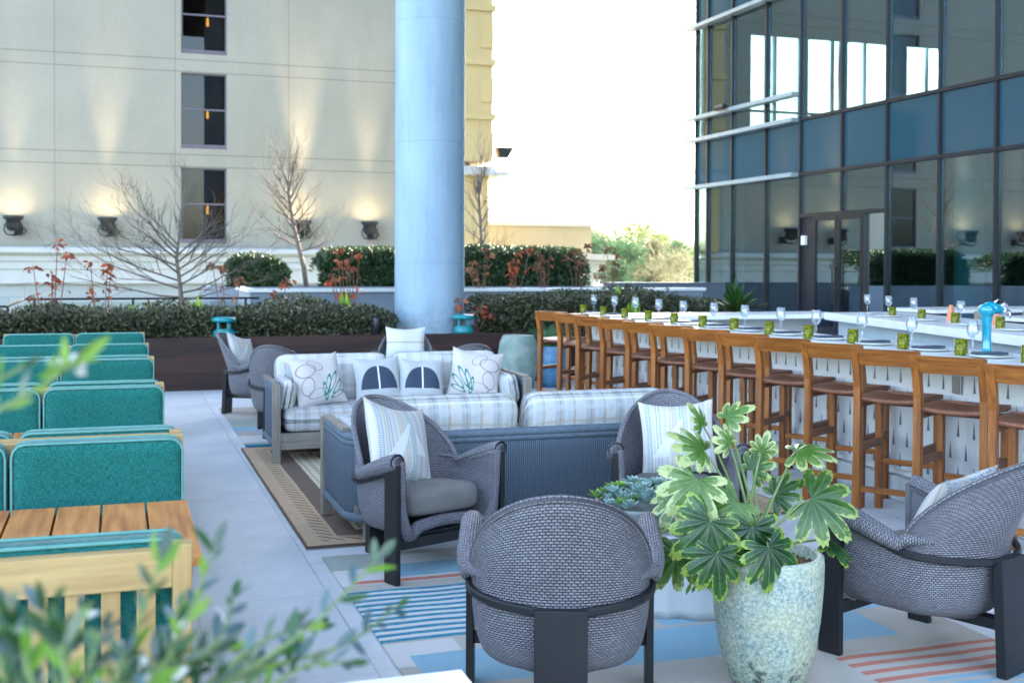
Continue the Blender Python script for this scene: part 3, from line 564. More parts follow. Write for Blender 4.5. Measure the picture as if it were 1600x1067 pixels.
# ------------------------------------------------------------------ planters, hedges
m=MB(); m.box(-9,9.2,14.5,14.58,0,.64); m.box(-9,9.2,16.4,16.48,0,.64); m.box(9.12,9.2,14.58,16.4,0,.64); pl=m.build('long_planter','planter'); tag(pl,'long low dark brown wooden planter behind the lounge holding the front hedge','planter')
m=MB(); m.grid(lambda a,b:(-9+a*18.15,14.58+b*1.82,.60+.05*math.sin(a*70+b*9)*math.sin(b*7+a*33)+rnd.uniform(-.015,.03)),220,20); tag(m.build('bark_mulch','soil',None,True),None,None,None,'stuff')
def hedge(name,label,x0,x1,y0,y1,z0,zt,n,mat,lw=.045,cat='hedge',dark=None,seed=1):
    r=random.Random(seed); ob=empty(name,label,cat,((x0+x1)/2,(y0+y1)/2,z0)); cx,cy=(x0+x1)/2,(y0+y1)/2
    m=MB(); bumps=[(r.uniform(x0,x1),r.uniform(y0,y1),r.uniform(.2,.5),r.uniform(-.10,.10)) for _ in range(int((x1-x0)*3)+3)]
    def top(x,y):
        h=zt
        for bx,by,br_,bh in bumps: h+=bh*math.exp(-((x-bx)**2+(y-by)**2)/br_**2)
        ex=min(x-x0,x1-x,.25)/.25; ey=min(y-y0,y1-y,.25)/.25
        return z0+(h-z0)*(.55+.45*math.sqrt(max(0,min(ex,1)*min(ey,1))))
    for i in range(n):
        x=r.uniform(x0,x1); y=y0+(y1-y0)*r.random()**1.4; h=top(x,y); q=r.random()
        z=h-abs(r.gauss(0,.06)) if q<.5 else z0+(h-z0)*r.random()
        if q>=.5 : y=y0+abs(r.gauss(0,.10))
        d=Vector((r.gauss(0,1),r.gauss(-.3,.8),r.gauss(.5,.8))); m.leaf((x-cx,y-cy,z-z0),d,(r.gauss(0,1),r.gauss(-.5,1),r.gauss(1,1)),lw*r.uniform(.7,1.4),lw*.55,2)
    m.build('foliage',mat,ob)
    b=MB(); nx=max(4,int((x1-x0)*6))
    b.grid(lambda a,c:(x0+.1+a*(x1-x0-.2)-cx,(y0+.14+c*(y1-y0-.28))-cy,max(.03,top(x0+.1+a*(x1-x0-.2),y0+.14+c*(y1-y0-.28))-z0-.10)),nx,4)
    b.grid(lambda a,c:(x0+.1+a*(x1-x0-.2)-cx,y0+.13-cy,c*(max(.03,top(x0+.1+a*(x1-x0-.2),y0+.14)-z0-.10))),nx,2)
    b.build('branch_mass',varmat('hedge_inner_twigs',(.012,.014,.008),(.035,.03,.02),30,.95,.8,60),ob)  # plain dark twig colour for the mass under the leaves
    return ob
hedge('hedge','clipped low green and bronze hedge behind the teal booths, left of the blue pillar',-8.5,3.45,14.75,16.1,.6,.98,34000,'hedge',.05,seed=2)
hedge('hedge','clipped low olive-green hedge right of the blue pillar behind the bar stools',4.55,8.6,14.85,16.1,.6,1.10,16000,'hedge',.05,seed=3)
# raised beds behind
m=MB(); m.box(1.9,9.6,18.0,18.08,0,1.10); m.box(1.9,1.98,18.08,19.9,0,1.10); m.box(1.9,9.6,19.9,19.98,0,1.1); m.box(9.52,9.6,18.08,19.9,0,1.1); rb=empty('raised_planter','blue-grey raised planter with a thin pale metal cap, in front of the dark shrubs','planter',(0,0,0)); m.build('side_panel','raised',rb)
m=MB(); m.box(1.86,9.64,17.95,18.11,1.10,1.15); m.box(1.86,2.0,18.11,20.0,1.10,1.149); m.build('cap','raised_cap',rb); m=MB(); m.box(1.98,9.52,18.08,19.9,.3,.98); m.build('soil','soil',rb)
m=MB(); m.box(1.8,10.75,24.7,24.78,0,1.04); m.box(1.8,1.88,24.78,26.6,0,1.04); m.box(1.8,10.75,26.6,26.68,0,1.04); m.box(1.88,10.75,24.78,26.6,.3,.96); tag(m.build('raised_planter','raised'),'plain blue-grey raised planter further back, holding the dark shrubs and two bare trees','planter')
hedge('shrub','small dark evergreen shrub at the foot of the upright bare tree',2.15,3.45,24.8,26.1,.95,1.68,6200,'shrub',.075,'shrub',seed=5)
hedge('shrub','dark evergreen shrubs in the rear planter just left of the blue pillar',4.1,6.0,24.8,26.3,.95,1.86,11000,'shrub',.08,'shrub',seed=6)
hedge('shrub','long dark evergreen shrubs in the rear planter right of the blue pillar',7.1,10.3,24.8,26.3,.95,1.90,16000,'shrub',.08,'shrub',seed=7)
# pillar
m=MB(); m.lathe([(.475,.0),(.475,14.)],64); po=m.build('round_pillar','pillar',None,True); po.location=(4.02,15.35,0); tag(po,'huge smooth pale blue round concrete pillar rising out of the long planter','pillar')
# handrail left
rl=empty('railing','thin dark metal handrail with clear glass at the left behind the hedge','railing',(0,17.4,0))
m=MB(); m.tube([(-6,0,.93),(-1.45,0,.93),(-1.25,.3,1.02),(2.0,.3,1.02)],.018,6); m.build('handrail','black_metal',rl)
m=MB()
for x in(-5,-3.2,-1.45): m=MB(); m.tube([(x,0,0),(x,0,.93)],.02,6); m.build('post','black_metal',rl)
for x in(.2,1.8): m=MB(); m.tube([(x,.3,0),(x,.3,1.02)],.02,6); m.build('post','black_metal',rl)
m=MB(); m.box(-6,-1.5,-.005,.005,.05,.9); m.build('glass_panel','glass_clear',rl)
m=MB(); m.box(-1.2,1.8,.295,.305,.05,.98); m.build('glass_panel','glass_clear',rl)
# ------------------------------------------------------------------ trees
def bare_tree(label,base,trunk,spread,seed,up=.25,fan=1.,r0=.05,lev=4,nb=11):
    r=random.Random(seed); ob=empty('bare_tree',label,'tree',base); tm=MB(); cm=MB(); bx=Vector(trunk[-1])
    n=len(trunk); tm.tube([Vector(p) for p in trunk],[r0*(1-.45*i/(n-1)) for i in range(n)],8)
    tm.build('trunk','twig',ob,True)
    def grow(p,d,L,rad,l):
        pts=[p]; q=Vector(p); dd=Vector(d).normalized(); ns=5
        for i in range(ns):
            dd=(dd+Vector((r.gauss(0,.10),r.gauss(0,.10),r.gauss(up*.25,.08)))).normalized(); q=q+dd*L/ns; pts.append(q.copy())
        cm.tube(pts,[max(.0016,rad*(1-.75*i/ns)) for i in range(ns+1)],5 if l<2 else 3,cap=False)
        if l>=lev: return
        for i in range(1,ns+1):
            for s_ in range(1 if l==0 else (2 if r.random()<.6 else 1)):
                if r.random()<.92:
                    a=Vector((r.gauss(0,1),r.gauss(0,1),r.gauss(.2,.8))).normalized(); nd=(dd*1.0+a*.62); grow(pts[i],nd,L*r.uniform(.35,.6)*(1.1-.1*l),max(.0016,rad*(1-.75*i/ns)*.62),l+1)
    for k in range(nb):
        t_=k/(nb-1); a=k*2.4; hgt=.35+.65*t_; i0=hgt*(n-1); i=min(n-2,int(i0)); p=Vector(trunk[i]).lerp(Vector(trunk[i+1]),i0-i)
        side=(-1 if k%2 else 1); d=Vector((side*spread[0]*(1.25-t_)*r.uniform(.6,1.1)+spread[2],r.uniform(-.5,.5),spread[1]*(.35+t_)*r.uniform(.8,1.2)))
        L=d.length; grow(p,d,L*1.0,r0*.42,1)
    cm.build('crown','twig',ob,True); return ob
bare_tree('small leafless tree with wide low fan of thin branches left of the hotel window',(.8,15.55,.55),[(0,0,0),(-.01,0,.35),(-.05,.0,.72),(-.09,0,1.05),(-.07,0,1.25)],(1.05,.50,-.16),11,.15,1,.034,3,19)
bare_tree('upright leafless tree standing in front of the hotel wall floodlight',(3.85,25.1,.9),[(0,0,0),(-.07,0,.54),(-.19,0,1.03),(-.30,0,1.5),(-.39,0,2.05),(-.40,0,2.4)],(.82,.62,-.06),23,.3,1,.055,3,19)
bare_tree('slender leafless tree just right of the blue pillar',(7.8,25.1,.9),[(0,0,0),(0,0,.6),(-.02,0,1.2),(-.06,0,1.9),(-.08,0,2.3)],(.41,.66,0),37,.3,1,.05,3,15)
def far_tree(label,x,y,h,wd,mat,seed,zb=-12,name='distant_tree'):
    r=random.Random(seed); ob=empty(name,label,'tree',(x,y,zb)); H_=h-zb; tm=MB(); tm.tube([(0,0,0),(r.uniform(-.4,.4),0,H_*.5),(r.uniform(-.6,.6),0,H_*.9)],[.45,.3,.08],7)
    clumps=[]
    for i in range(int(16+wd*3)):
        a=r.uniform(0,2*PI); q=r.random()**.6; zz=H_*(.42+.58*r.random()**.8); env=math.sin(PI*min(1,(zz/H_-.36)/.70))**.6
        c=Vector((math.cos(a)*q*wd*.5*env,math.sin(a)*q*wd*.5*env,zz)); clumps.append((c,wd*r.uniform(.09,.20))); tm.tube([(0,0,H_*.45),c],[.12,.03],4,cap=False)
    tm.build('trunk','twig',ob); m=MB()
    for c,cr in clumps:
        for k in range(int(190)):
            d=Vector((r.gauss(0,1),r.gauss(0,1),r.gauss(0,.7))).normalized()*cr*r.random()**.4
            m.leaf(c+d,(r.gauss(0,1),r.gauss(0,1),r.gauss(0,1)),(r.gauss(0,1),r.gauss(0,1),r.gauss(1,1)),r.uniform(.35,.6),.3,1)
    m.build('crown',mat,ob); return ob
# placed by bearing: x/y ratio ; top height from picture
def ft(u,v,dist,wd,mat,seed,label):
    p=at(u,v,dist); return far_tree(label,p.x,p.y,p.z,wd,mat,seed)
ft(806,345,95,7,'far_tree',1,'pale green treetop showing just above the low annex roof')
ft(778,352,100,5,'far_tree2',2,'small sandy treetop beside the pale treetop above the annex roof')
ft(925,362,78,4.2,'far_tree2',3,'thin dry tree right beside the end of the annex')
ft(955,372,72,7,'far_tree3',4,'broad mid-green tree right of the annex cornice')
ft(1000,352,84,7.5,'far_tree',5,'tallest rounded green tree in the middle of the distant trees')
ft(1018,385,66,5,'far_tree2',6,'bare brownish tree low in front of the tallest tree')
ft(1042,370,92,5,'far_tree',7,'open airy tree right of the tallest distant tree')
ft(1060,382,74,5.5,'far_tree3',8,'dark green tree near the edge of the glass building')
ft(1082,378,84,6,'far_tree',9,'pale tree partly behind the corner of the glass building')
ft(975,395,60,5,'far_tree3',10,'low dense green tree in front of the distant trees')
ft(1050,408,60,5,'far_tree2',12,'low sandy twiggy tree at the right below the airy tree')
ft(1108,372,95,8,'far_tree3',13,'green tree hidden mostly behind the glass building corner')
# dry hydrangea-like plants
def dry_plant(label,x,y,z,hs,seed,mat='red'):
    r=random.Random(seed); ob=empty('dry_plant',label,'plant',(x,y,z),0,'dry red-brown plants in the beds'); s=MB(); lf=MB()
    for h in hs:
        dx=r.uniform(-.28,.28); dy=r.uniform(-.15,.15); p=[(dx*.3,dy*.3,0),(dx*.7,dy,h*.5),(dx,dy,h)]; s.tube(p,[.009,.007,.004],4)
        for k in range(r.randint(9,16)):
            q=Vector(p[2]) if r.random()<.7 else Vector(p[1]).lerp(Vector(p[2]),r.random()); a=r.uniform(0,2*PI); d=Vector((math.cos(a),math.sin(a),r.uniform(-1.1,.2))); q=q+Vector((r.gauss(0,.03),r.gauss(0,.03),r.gauss(-.02,.03)))
            lf.leaf(q,d,(r.gauss(0,1),r.gauss(0,1),1),r.uniform(.06,.12),r.uniform(.03,.06),3,r.uniform(0,.5))
    s.build('stem','redstem',ob); lf.build('foliage',mat,ob); return ob
dry_plant('dry plant with the darkest red leaf clump, above the hedge at far left',-.83,15.9,.6,[.9,1.05,1.2,.8,.7],1)
dry_plant('dry orange-brown plant at the far left corner of the hedge',-1.15,15.2,.6,[.45,.4,.55,.35],2,'brownleaf')
dry_plant('sparse dry plant with two red leaf tips left of the leaning bare tree',-.2,16.0,.6,[.95,.6,.85,.9],3)
dry_plant('dry stalks right of the leaning bare tree trunk',1.45,16.1,.6,[.9,.75,.95],4,'brownleaf')
dry_plant('short red dry plant between the bare trees',1.95,16.2,.6,[.55,.7,.4],5)
dry_plant('dry plant with an orange leaf left of the blue pillar',3.1,16.3,.6,[1.1,1.0,.9,.7,1.15],6,'red')
dry_plant('dry brown plant tight against the left of the blue pillar',3.3,17.2,.5,[1.0,.9,1.1,.6],7,'brownleaf')
dry_plant('dry rust plant just right of the slender bare tree',5.7,18.4,1.0,[.5,.7,.6,.45,.8],8,'brownleaf')
dry_plant('dry plant with a bright red leaf in front of the dark shrubs',6.3,18.5,1.0,[.5,.42,.75,.8,.6],9,'red')
dry_plant('dry brown plant in the middle of the right raised planter',6.9,18.5,1.0,[.7,.85,.55,.65,.7],10,'brownleaf')
dry_plant('tall dry brown plant at the end of the dark shrubs',7.5,18.6,1.0,[.8,.75,.6,.9],11,'brownleaf')
dry_plant('sparse dry stalks at the right end of the raised planter',8.1,18.6,1.0,[.85,.6,.5,.7],12,'brownleaf')
dry_plant('low dry sprig at the foot of the blue pillar',4.45,14.85,.6,[.45,.35,.3],13,'red')
def sprout(label,x,y,z,h,seed,n=9):
    r=random.Random(seed); m=MB()
    for k in range(n):
        a=r.uniform(0,2*PI); m.leaf((r.gauss(0,.03),r.gauss(0,.03),0),(math.cos(a)*.35,math.sin(a)*.35,1),(math.cos(a),math.sin(a),.2),h*r.uniform(.6,1),.06,4,.25)
    o=m.build('leafy_sprout','bright'); o.location=(x,y,z); tag(o,label,'plant','bright green sprouts above the hedge')
sprout('bright green sprout at the foot of the leaning bare tree',.92,15.3,.75,.42,1); sprout('bright green sprout left of the leaning bare tree',.42,15.5,.75,.30,2); sprout('tiny bright green sprout above the hedge at left',.15,15.6,.75,.26,3)
sprout('bright green sprout above the hedge left of the blue pillar',2.9,15.6,.8,.36,4); sprout('bright green sprout beside the first wine glasses on the bar',6.75,15.2,.85,.40,5,7)
sprout('bright green sprout near the left of the upright tree trunk',1.9,15.6,.75,.30,6)
# lanterns & bollard
def lantern(first_label,x,y):
    r=empty('garden_lantern',first_label,'lantern',(x,y,.6),0,'teal ceramic lanterns on the planter'); m=MB(); m.lathe([(.0,0),(.13,0),(.135,.10),(.105,.12),(.105,.13)],24); m.build('base','tealglaze',r,True)
    for k in range(4): m=MB(); a=k*PI/2+.5; m.tube([(.085*math.cos(a),.085*math.sin(a),.12),(.085*math.cos(a),.085*math.sin(a),.22)],.017,6); m.build('post','tealglaze',r)
    m=MB(); m.lathe([(0,.21),(.10,.21),(.15,.225),(.155,.25),(.13,.275),(0,.285)],24); m.build('lid','tealglaze',r,True); return r
l1=lantern('round teal ceramic lantern behind the far left armchair',1.24,14.72); dup(l1,None,(4.32,14.72,.6),0,'round teal ceramic lantern right of the blue pillar base')
m=MB(); m.lathe([(0,0),(.05,0),(.05,.24),(.045,.25),(0,.25)],16); o=m.build('path_light','lampmetal',None,True); o.location=(3.15,14.72,.6); tag(o,'short dark cylindrical path light on the planter edge left of the blue pillar','lamp')
# pots by the planter
m=MB(); m.lathe([(0,0),(.19,0),(.22,.1),(.255,.25),(.255,.38),(.235,.5),(.2,.56),(.19,.57),(0,.57)],32,mod=lambda a,z:1+.015*math.cos(10*a)); o=m.build('garden_stool','greenstone',None,True); o.location=(4.75,13.75,0); o.scale=(1,1,1.15); tag(o,'pale green barrel-shaped ceramic garden stool by the planter','stool')
bp=empty('blue_pot','glazed blue pot of fine green grass by the planter behind the first bar stool','pot',(5.2,13.75,0))
m=MB(); m.lathe([(0,0),(.13,0),(.17,.06),(.22,.2),(.235,.33),(.215,.44),(.18,.48),(.195,.51),(.185,.515),(.16,.47),(0,.45)],32); m.build('pot','bluepot',bp,True)
m=MB()
for k in range(700):
    a=rnd.uniform(0,2*PI); q=.14*rnd.random()**.5; p=(q*math.cos(a),q*math.sin(a),.44); m.leaf(p,(math.cos(a)*rnd.uniform(0,.5),math.sin(a)*rnd.uniform(0,.5),1),(math.sin(a),math.cos(a),.1),rnd.uniform(.18,.36),.006,2,.3)
m.build('grass','grass',bp)
# ================================================================== rugs
def sheet(name,x0,x1,y0,y1,z,mat,label,th=.008):
    m=MB(); n=40
    m.grid(lambda a,b:(x0+a*(x1-x0),y0+b*(y1-y0),z+th+.0015*math.sin(a*31+b*7)),n,n)
    m.box(x0,x1,y0,y1,z,z+th*.6); o=m.build(name,mat); return tag(o,label,'rug')
sheet('striped_rug',1.01,3.42,2.2,6.05,.004,'rug_stripe','multicoloured rug with teal, blue and coral stripes under the front armchairs')
sheet('striped_rug',1.01,3.42,9.9,12.6,.004,'rug_stripe','faded striped rug under the far armchairs behind the back sofa')
sheet('kilim_rug',.96,4.06,6.27,9.8,.004,'rug_brown','brown and cream kilim rug with stitched border between the two sofas',.012)
# ================================================================== wicker armchair
def lerp(a,b,t): return a+(b-a)*t
def chair():
    r=empty('wicker_armchair','','armchair',(0,0,0),0,'grey wicker armchairs')
    W=.30; YF=.30; Y0=-.03; SL=YF-Y0; AR=PI/2*(W+.27)/1.0; TOT=2*SL+PI*.27
    def plan(s,w,b,y0,yf):  # s in 0..1 along the U
        L=s*TOT
        if L<SL: return Vector((-w,lerp(yf,y0,L/SL))),0.
        if L>TOT-SL: return Vector((w,lerp(y0,yf,(L-(TOT-SL))/SL))),0.
        a=(L-SL)/(TOT-2*SL)*PI; return Vector((-w*math.cos(a),y0-b*math.sin(a))),math.sin(a)
    def rimz(s):
        L=min(s,1-s)*TOT
        if L<SL: return lerp(.590,.485,(L/SL)**1.1)
        a=(L-SL)/(TOT-2*SL)*PI; return .485+.33*math.sin(a)**.8
    def P(s,t):
        rz=rimz(s); rim,sa=plan(s,W,.225,Y0,YF); bs,_=plan(s,.215,.17,-.02,.25)
        z0=.215; tb=min(1,t/.55); 
        k=math.sin(tb*PI/2)**.75; ztub=z0+(.50-z0)*(1-math.cos(tb*PI/2))**.9
        if t<=.55: p=bs.lerp(rim,k*.93); z=lerp(z0,.46,(1-math.cos(tb*PI/2))); 
        else:
            q=(t-.55)/.45; p=bs.lerp(rim,.93+.07*q); z=lerp(.46,rz,q); 
            if sa>0:
                lean=(.155*sa)*((z-.46)/.36) if z>.46 else 0; p=Vector((p.x*(1-.10*q*sa),p.y-lean))
        return Vector((p.x,p.y,z))
    NS,NT_=72,18
    m=MB(); m.grid(lambda a,b:P(a,b),NS,NT_,lambda a,b:(a*1.75,b*.62)); 
    # seat pan
    def pan(a,b):
        q=P(b*.5,0); q2=P(1-b*.5,0); v_=q.lerp(q2,a); v_.z-=.035*math.sin(PI*a)*(1-abs(2*b-1)**4) ; return v_
    m.grid(pan,12,16,lambda a,b:(a*.45,b*.5))
    # front lip between the two arm fronts
    m.build('shell','wicker',r,True,solid=.018)
    # arm roll (outward flange) both sides
    for sd in(0,1):
        m=MB()
        def flange(a,b):
            L=a*(SL+.11); s=L/TOT; s=s if sd==0 else 1-s; p=P(s,1); o=Vector((-1 if sd==0 else 1,0,0))
            if L>SL: 
                aa=(L-SL)/(TOT-2*SL)*PI; o=Vector(((-math.cos(aa)) if sd==0 else math.cos(aa),-math.sin(aa)*1.,0))
            fade=1-max(0,(L-SL*.6)/(.11+SL*.4))**2; zc=(.590-.105*min(1,L/SL)**1.1) ; base=Vector((p.x,p.y,min(p.z,zc+.02)))
            an=PI*b*1.55; rr=.033*max(.12,fade)
            return base+o*(rr*(1-math.cos(an))*1.05-.012)+Vector((0,0,rr*math.sin(an)*.95))
        m.grid(flange,20,14,lambda a,b:(b*.14+.0,a*.5) )
        sg=-1 if sd==0 else 1; pp=[P(L/TOT if sd==0 else 1-L/TOT,1) for L in(0,.012,.1,.2,.3)]; m.tube([Vector((p.x+sg*.0227,p.y+(.004 if i==0 else 0),.590-.105*(max(0,YF-p.y)/SL)**1.1)) for i,p in enumerate(pp)],[.02,.035,.035,.032,.022],12)
        m.build('arm_roll','wicker',r,True,solid=.014)
    # braided rim: back arch + fronts
    m=MB(); sa=[(SL*.72+ (TOT-2*SL*.72)*i/40)/TOT for i in range(41)]; m.tube([P(s,1)+Vector((0,0,.0)) for s in sa],.015,8)
    front=[P(0,1-.5*i/8) for i in range(9)]; front=[P(0,1-i/14) for i in range(15)]; f2=[P(1,i/14) for i in range(15)]
    mid=[pan(i/10,0)+Vector((0,0,.05*math.sin(PI*i/10)**.4))  for i in range(1,10)]; path=front+mid+f2; rads=[.018]*len(path)
    for i,p in enumerate(path): rads[i]=.018+.016*max(0,min(1,(.36-p.z)/.12))
    m.tube([p+Vector((0,.003,0)) for p in path],rads,10)
    m.build('woven_edge','wicker',r,True)
    # cushion
    m=MB(); rc=MB()
    def cus(a,b):
        th=a*2*PI; hw=.232; hd=.225; e=.36; cx=math.copysign(abs(math.cos(th))**e,math.cos(th)); cy=math.copysign(abs(math.sin(th))**e,math.sin(th))
        if b<.5: q=b/.5; zz=-.045+.045*(1-math.cos(q*PI/2))*1; k=math.sin(q*PI/2)**.35
        else: q=(b-.5)/.5; zz=.05-.05*(1-math.sin((1-q)*0+PI/2*(1-0)))+0; 
        an=-PI/2+b*PI; k=max(0,math.cos(an))**.22; zz=.068*math.copysign(abs(math.sin(an))**.55,math.sin(an))
        if k<.93 and zz>0: zz+=.012*(1-k)
        rearf=1-.22*max(0,-cy); return (cx*hw*k*rearf,.055+cy*hd*k,.350+zz+.012*cy)
    m.grid(cus,48,20); m.build('seat_cushion','cushion_grey',r,True)
    # frame
    m=MB(); pts=[]
    for i in range(33):
        s=.02+.96*i/32; L=min(s,1-s)*TOT; p=P(s,1); rim,sa_=plan(s,W+.012,.24,Y0,YF)
        z=(.565-.10*min(1,L/SL)**1.0) if L<SL else .465-.03*((L-SL)/(TOT/2-SL)); pts.append(Vector((rim.x,rim.y-.02*sa_,z-.012)))
    nP=len(pts); vs=[]
    for i,p in enumerate(pts):
        d=(pts[min(nP-1,i+1)]-pts[max(0,i-1)]).normalized(); x=d.cross(Vector((0,0,1))).normalized()
        for k in range(8):
            aa=2*PI*k/8+PI/8; vs.append(p+x*.014*max(-.85,min(.85,1.3*math.cos(aa)))+Vector((0,0,.0165*max(-.85,min(.85,1.3*math.sin(aa))))))
    m.add(vs,[(i*8+k,i*8+(k+1)%8,(i+1)*8+(k+1)%8,(i+1)*8+k) for i in range(nP-1) for k in range(8)])
    m.build('rail','black_metal',r)
    for sx in(-1,1):
        m=MB(); m.box(sx*.326-.014,sx*.326+.014,.215,.315,.0,.575); m.build('leg','black_metal',r,bevel=.003)
    m=MB(); m.hexa([(-.085,-.335,0),(.085,-.335,0),(.085,-.295,0),(-.085,-.295,0)],[(-.085,-.315,.44),(.085,-.315,.44),(.085,-.275,.44),(-.085,-.275,.44)]); m.build('leg','black_metal',r,bevel=.003)
    m=MB(); m.box(-.312,.312,.235,.275,.155,.205); m.box(-.03,.03,-.30,.235,.158,.20); m.build('stretcher','black_metal',r,bevel=.002)
    return r
def pillow_mesh(w,h,th,n=20,seed=0,sag=.0):
    r=random.Random(seed); m=MB(); ph=[r.uniform(0,6) for _ in range(6)]
    for sd in(1,-1):
        def fn(a,b):
            x=2*a-1; y=2*b-1
            k=max(0,(1-abs(x)**2.6))*max(0,(1-abs(y)**2.6)); T=th/2*k**.62
            T*=1+.10*math.sin(3*x+ph[0])*math.sin(2.5*y+ph[1])
            px=x*w/2*(1-.075*(1-y*y)**1*(abs(x)**1.5)); py=y*h/2*(1-.075*(1-x*x)*(abs(y)**1.5))
            py-=sag*(1-x*x)*(y+1)/2*h; return (px,sd*T+.006*math.sin(5*x+ph[2])*k,py)
        m.grid(fn,n,n,(lambda a,b:(a,b)) if sd==1 else (lambda a,b:(1-a,b)))
    return m
pil_cache={}
def pillow(kind,label,loc,rot,w=.5,h=.46,th=.15,seed=1,group='throw pillows on the armchairs',sag=.05):
    o=pillow_mesh(w,h,th,22,seed,sag).build('throw_pillow','p_'+kind,None,True); o.location=loc; o.rotation_euler=rot
    return tag(o,label,'pillow',group)
ch0=chair()
CHS=[((1.446,5.80),(math.sin(R(22)),-math.cos(R(22))),'grey wicker armchair with striped pillow behind the left end of the front sofa'),
 ((1.435,3.70),(.353,.935),'grey wicker armchair seen from behind at the front centre, empty'),
 ((3.08,3.81),(-.36,.933),'grey wicker armchair at the right edge turned away with a pale pillow'),
 ((2.82,5.60),(-.36,-.93),'grey wicker armchair with striped pillow partly behind the variegated plant'),
 ((1.32,12.0),(.86,-.5),'wicker armchair with small pillow at far left beside the planter'),
 ((1.42,10.55),(.45,.89),'wicker armchair seen from behind next to the left end of the back sofa'),
 ((2.95,12.3),(-.25,-.97),'wicker armchair with white banded pillow behind the middle of the back sofa'),
 ((3.0,10.27),(0,1),'wicker armchair whose top just shows over the right end of the back sofa')]
for i,(p,fv,lab) in enumerate(CHS):
    o=ch0 if i==0 else dup(ch0); o.location=(p[0],p[1],.013); o.rotation_euler=(0,0,face(*fv)); o['label']=lab

def on_chair(i,kind,label,off=(0,-.17,.60),tilt=20,yaw=0,roll=0,w=.48,h=.46,th=.14,seed=1,back=False):
    p,fv,_=CHS[i]; rz=face(*fv); c_,s_=math.cos(rz),math.sin(rz); x,y,z=off
    # pillow normal +Y local faces chair forward; tilt back
    pillow(kind,label,(p[0]+x*c_-y*s_,p[1]+x*s_+y*c_,z+.013),(R(tilt),R(roll),rz+R(yaw)),w,h,th,seed)
# rotation about X tilts the top backwards (towards -Y) when negative
on_chair(0,'stripes','striped woven pillow with pale triangles on the armchair left of the front sofa back',(.05,-.08,.61),23,10,-14,.46,.44,.14,3)
on_chair(3,'stripes','striped woven pillow with pale triangles on the armchair behind the variegated plant',(-.03,-.095,.60),20,-4,4,.41,.41,.13,5)
on_chair(2,'stripes','striped pillow seen edge-on in the armchair at the right edge',(.0,-.05,.565),30,0,-3,.42,.40,.15,6)
on_chair(4,'stripes','small faded pillow on the far left armchair',(.02,-.14,.62),22,-12,-14,.42,.40,.13,7)
on_chair(6,'banded','white pillow with thin grey bands on the armchair behind the back sofa',(0,-.13,.66),18,0,0,.44,.38,.13,8)
# ================================================================== sofa
def sofa(label):
    r=empty('sofa',label,'sofa',(0,0,0)); W=2.04; D=.80
    hw=W/2; rad=.16
    def U(s):  # local: faces +Y ; back at y=-D/2
        seg=[('l',D-rad),('a',PI/2*rad),('l2',W-2*rad),('a2',PI/2*rad),('r',D-rad)]; T=sum(q[1] for q in seg); L=s*T
        if L<=seg[0][1]: return Vector((-hw,D/2-L)),L
        L-=seg[0][1]
        if L<=seg[1][1]: a=L/rad; return Vector((-hw+rad-rad*math.cos(a),-D/2+rad-rad*math.sin(a))),s*T
        L-=seg[1][1]
        if L<=seg[2][1]: return Vector((-hw+rad+L,-D/2)),s*T
        L-=seg[2][1]
        if L<=seg[3][1]: a=L/rad; return Vector((hw-rad+rad*math.sin(a),-D/2+rad-rad*math.cos(a))),s*T
        L-=seg[3][1]; return Vector((hw,-D/2+rad+L)),s*T
    T=2*(D-rad)+W-2*rad+PI*rad
    m=MB(); m.grid(lambda a,b:(U(a)[0].x,U(a)[0].y,.12+b*.43),120,6,lambda a,b:(a*T,b*.43)); m.build('cord_panel','cord',r,True,solid=.02)
    m=MB(); pth=[(U(i/60)[0].x,U(i/60)[0].y,.575) for i in range(61)]
    for dz,rr in((0,.026),(-.03,.022)): m.tube([(x,y,z+dz) for x,y,z in pth],rr,8)
    m.build('top_rail','cord_rail',r,True)
    m=MB(); m.tube([(x,y,.135) for x,y,z in pth],.028,8); m.build('bottom_rail','cord_rail',r,True)
    for sx in(-1,1):
        m=MB(); m.box(sx*hw-.03,sx*hw+.03,D/2-.035,D/2+.035,0,.60); m.build('leg','grey_wood',r,bevel=.006)
        m=MB(); m.box(sx*(hw-.12)-.03,sx*(hw-.12)+.03,-D/2+.06,-D/2+.12,0,.13); m.build('leg','grey_wood',r,bevel=.004)
        m=MB(); m.box(sx*hw-.024,sx*hw+.024,-D/2+.14,D/2-.03,.596,.618); m.build('arm_cap','grey_wood_x',r,bevel=.005)
    m=MB(); m.box(-hw+.03,hw-.03,D/2-.03,D/2+.01,.10,.225); m.build('front_apron','grey_wood_x',r,bevel=.004)
    m=MB(); m.box(-hw+.03,hw-.03,-D/2+.03,D/2-.035,.15,.2); m.build('seat_base','grey_wood_x',r)
    m=MB(); m.rbox((0,.06,.315),(W-.12,D-.10,.19),.07,.10); m.build('seat_cushion','plaid',r,True)
    for sx in(-1,1):
        m=MB(); rt=Matrix.Rotation(R(13),3,'X'); m.rbox((sx*(W/4-.025),-D/2+.17,.575),(W/2-.08,.20,.42),.085,.22,rot=rt); m.build('back_cushion','plaid',r,True)
        m=MB(); rt=Matrix.Rotation(R(-sx*10),3,'Y'); m.rbox((sx*(hw-.10),.06,.50),(.13,D-.26,.25),.062,.2,rot=rt); m.build('side_bolster','plaid',r,True)
    return r
s1=sofa('grey cord-backed sofa with plaid cushions seen from behind'); s1.location=(2.22,6.66,.016); s1.rotation_euler=(0,0,0)
s2=dup(s1,None,(2.165,9.38,.016),PI,'plaid cushioned sofa facing the viewer with four throw pillows')
def sp(kind,label,x,y,z,rz,tilt,roll,w,h,seed): pillow(kind,label,(x,y,z),(R(tilt),R(roll),R(180+rz)),w,h,.15,seed,'throw pillows on the back sofa',.04)
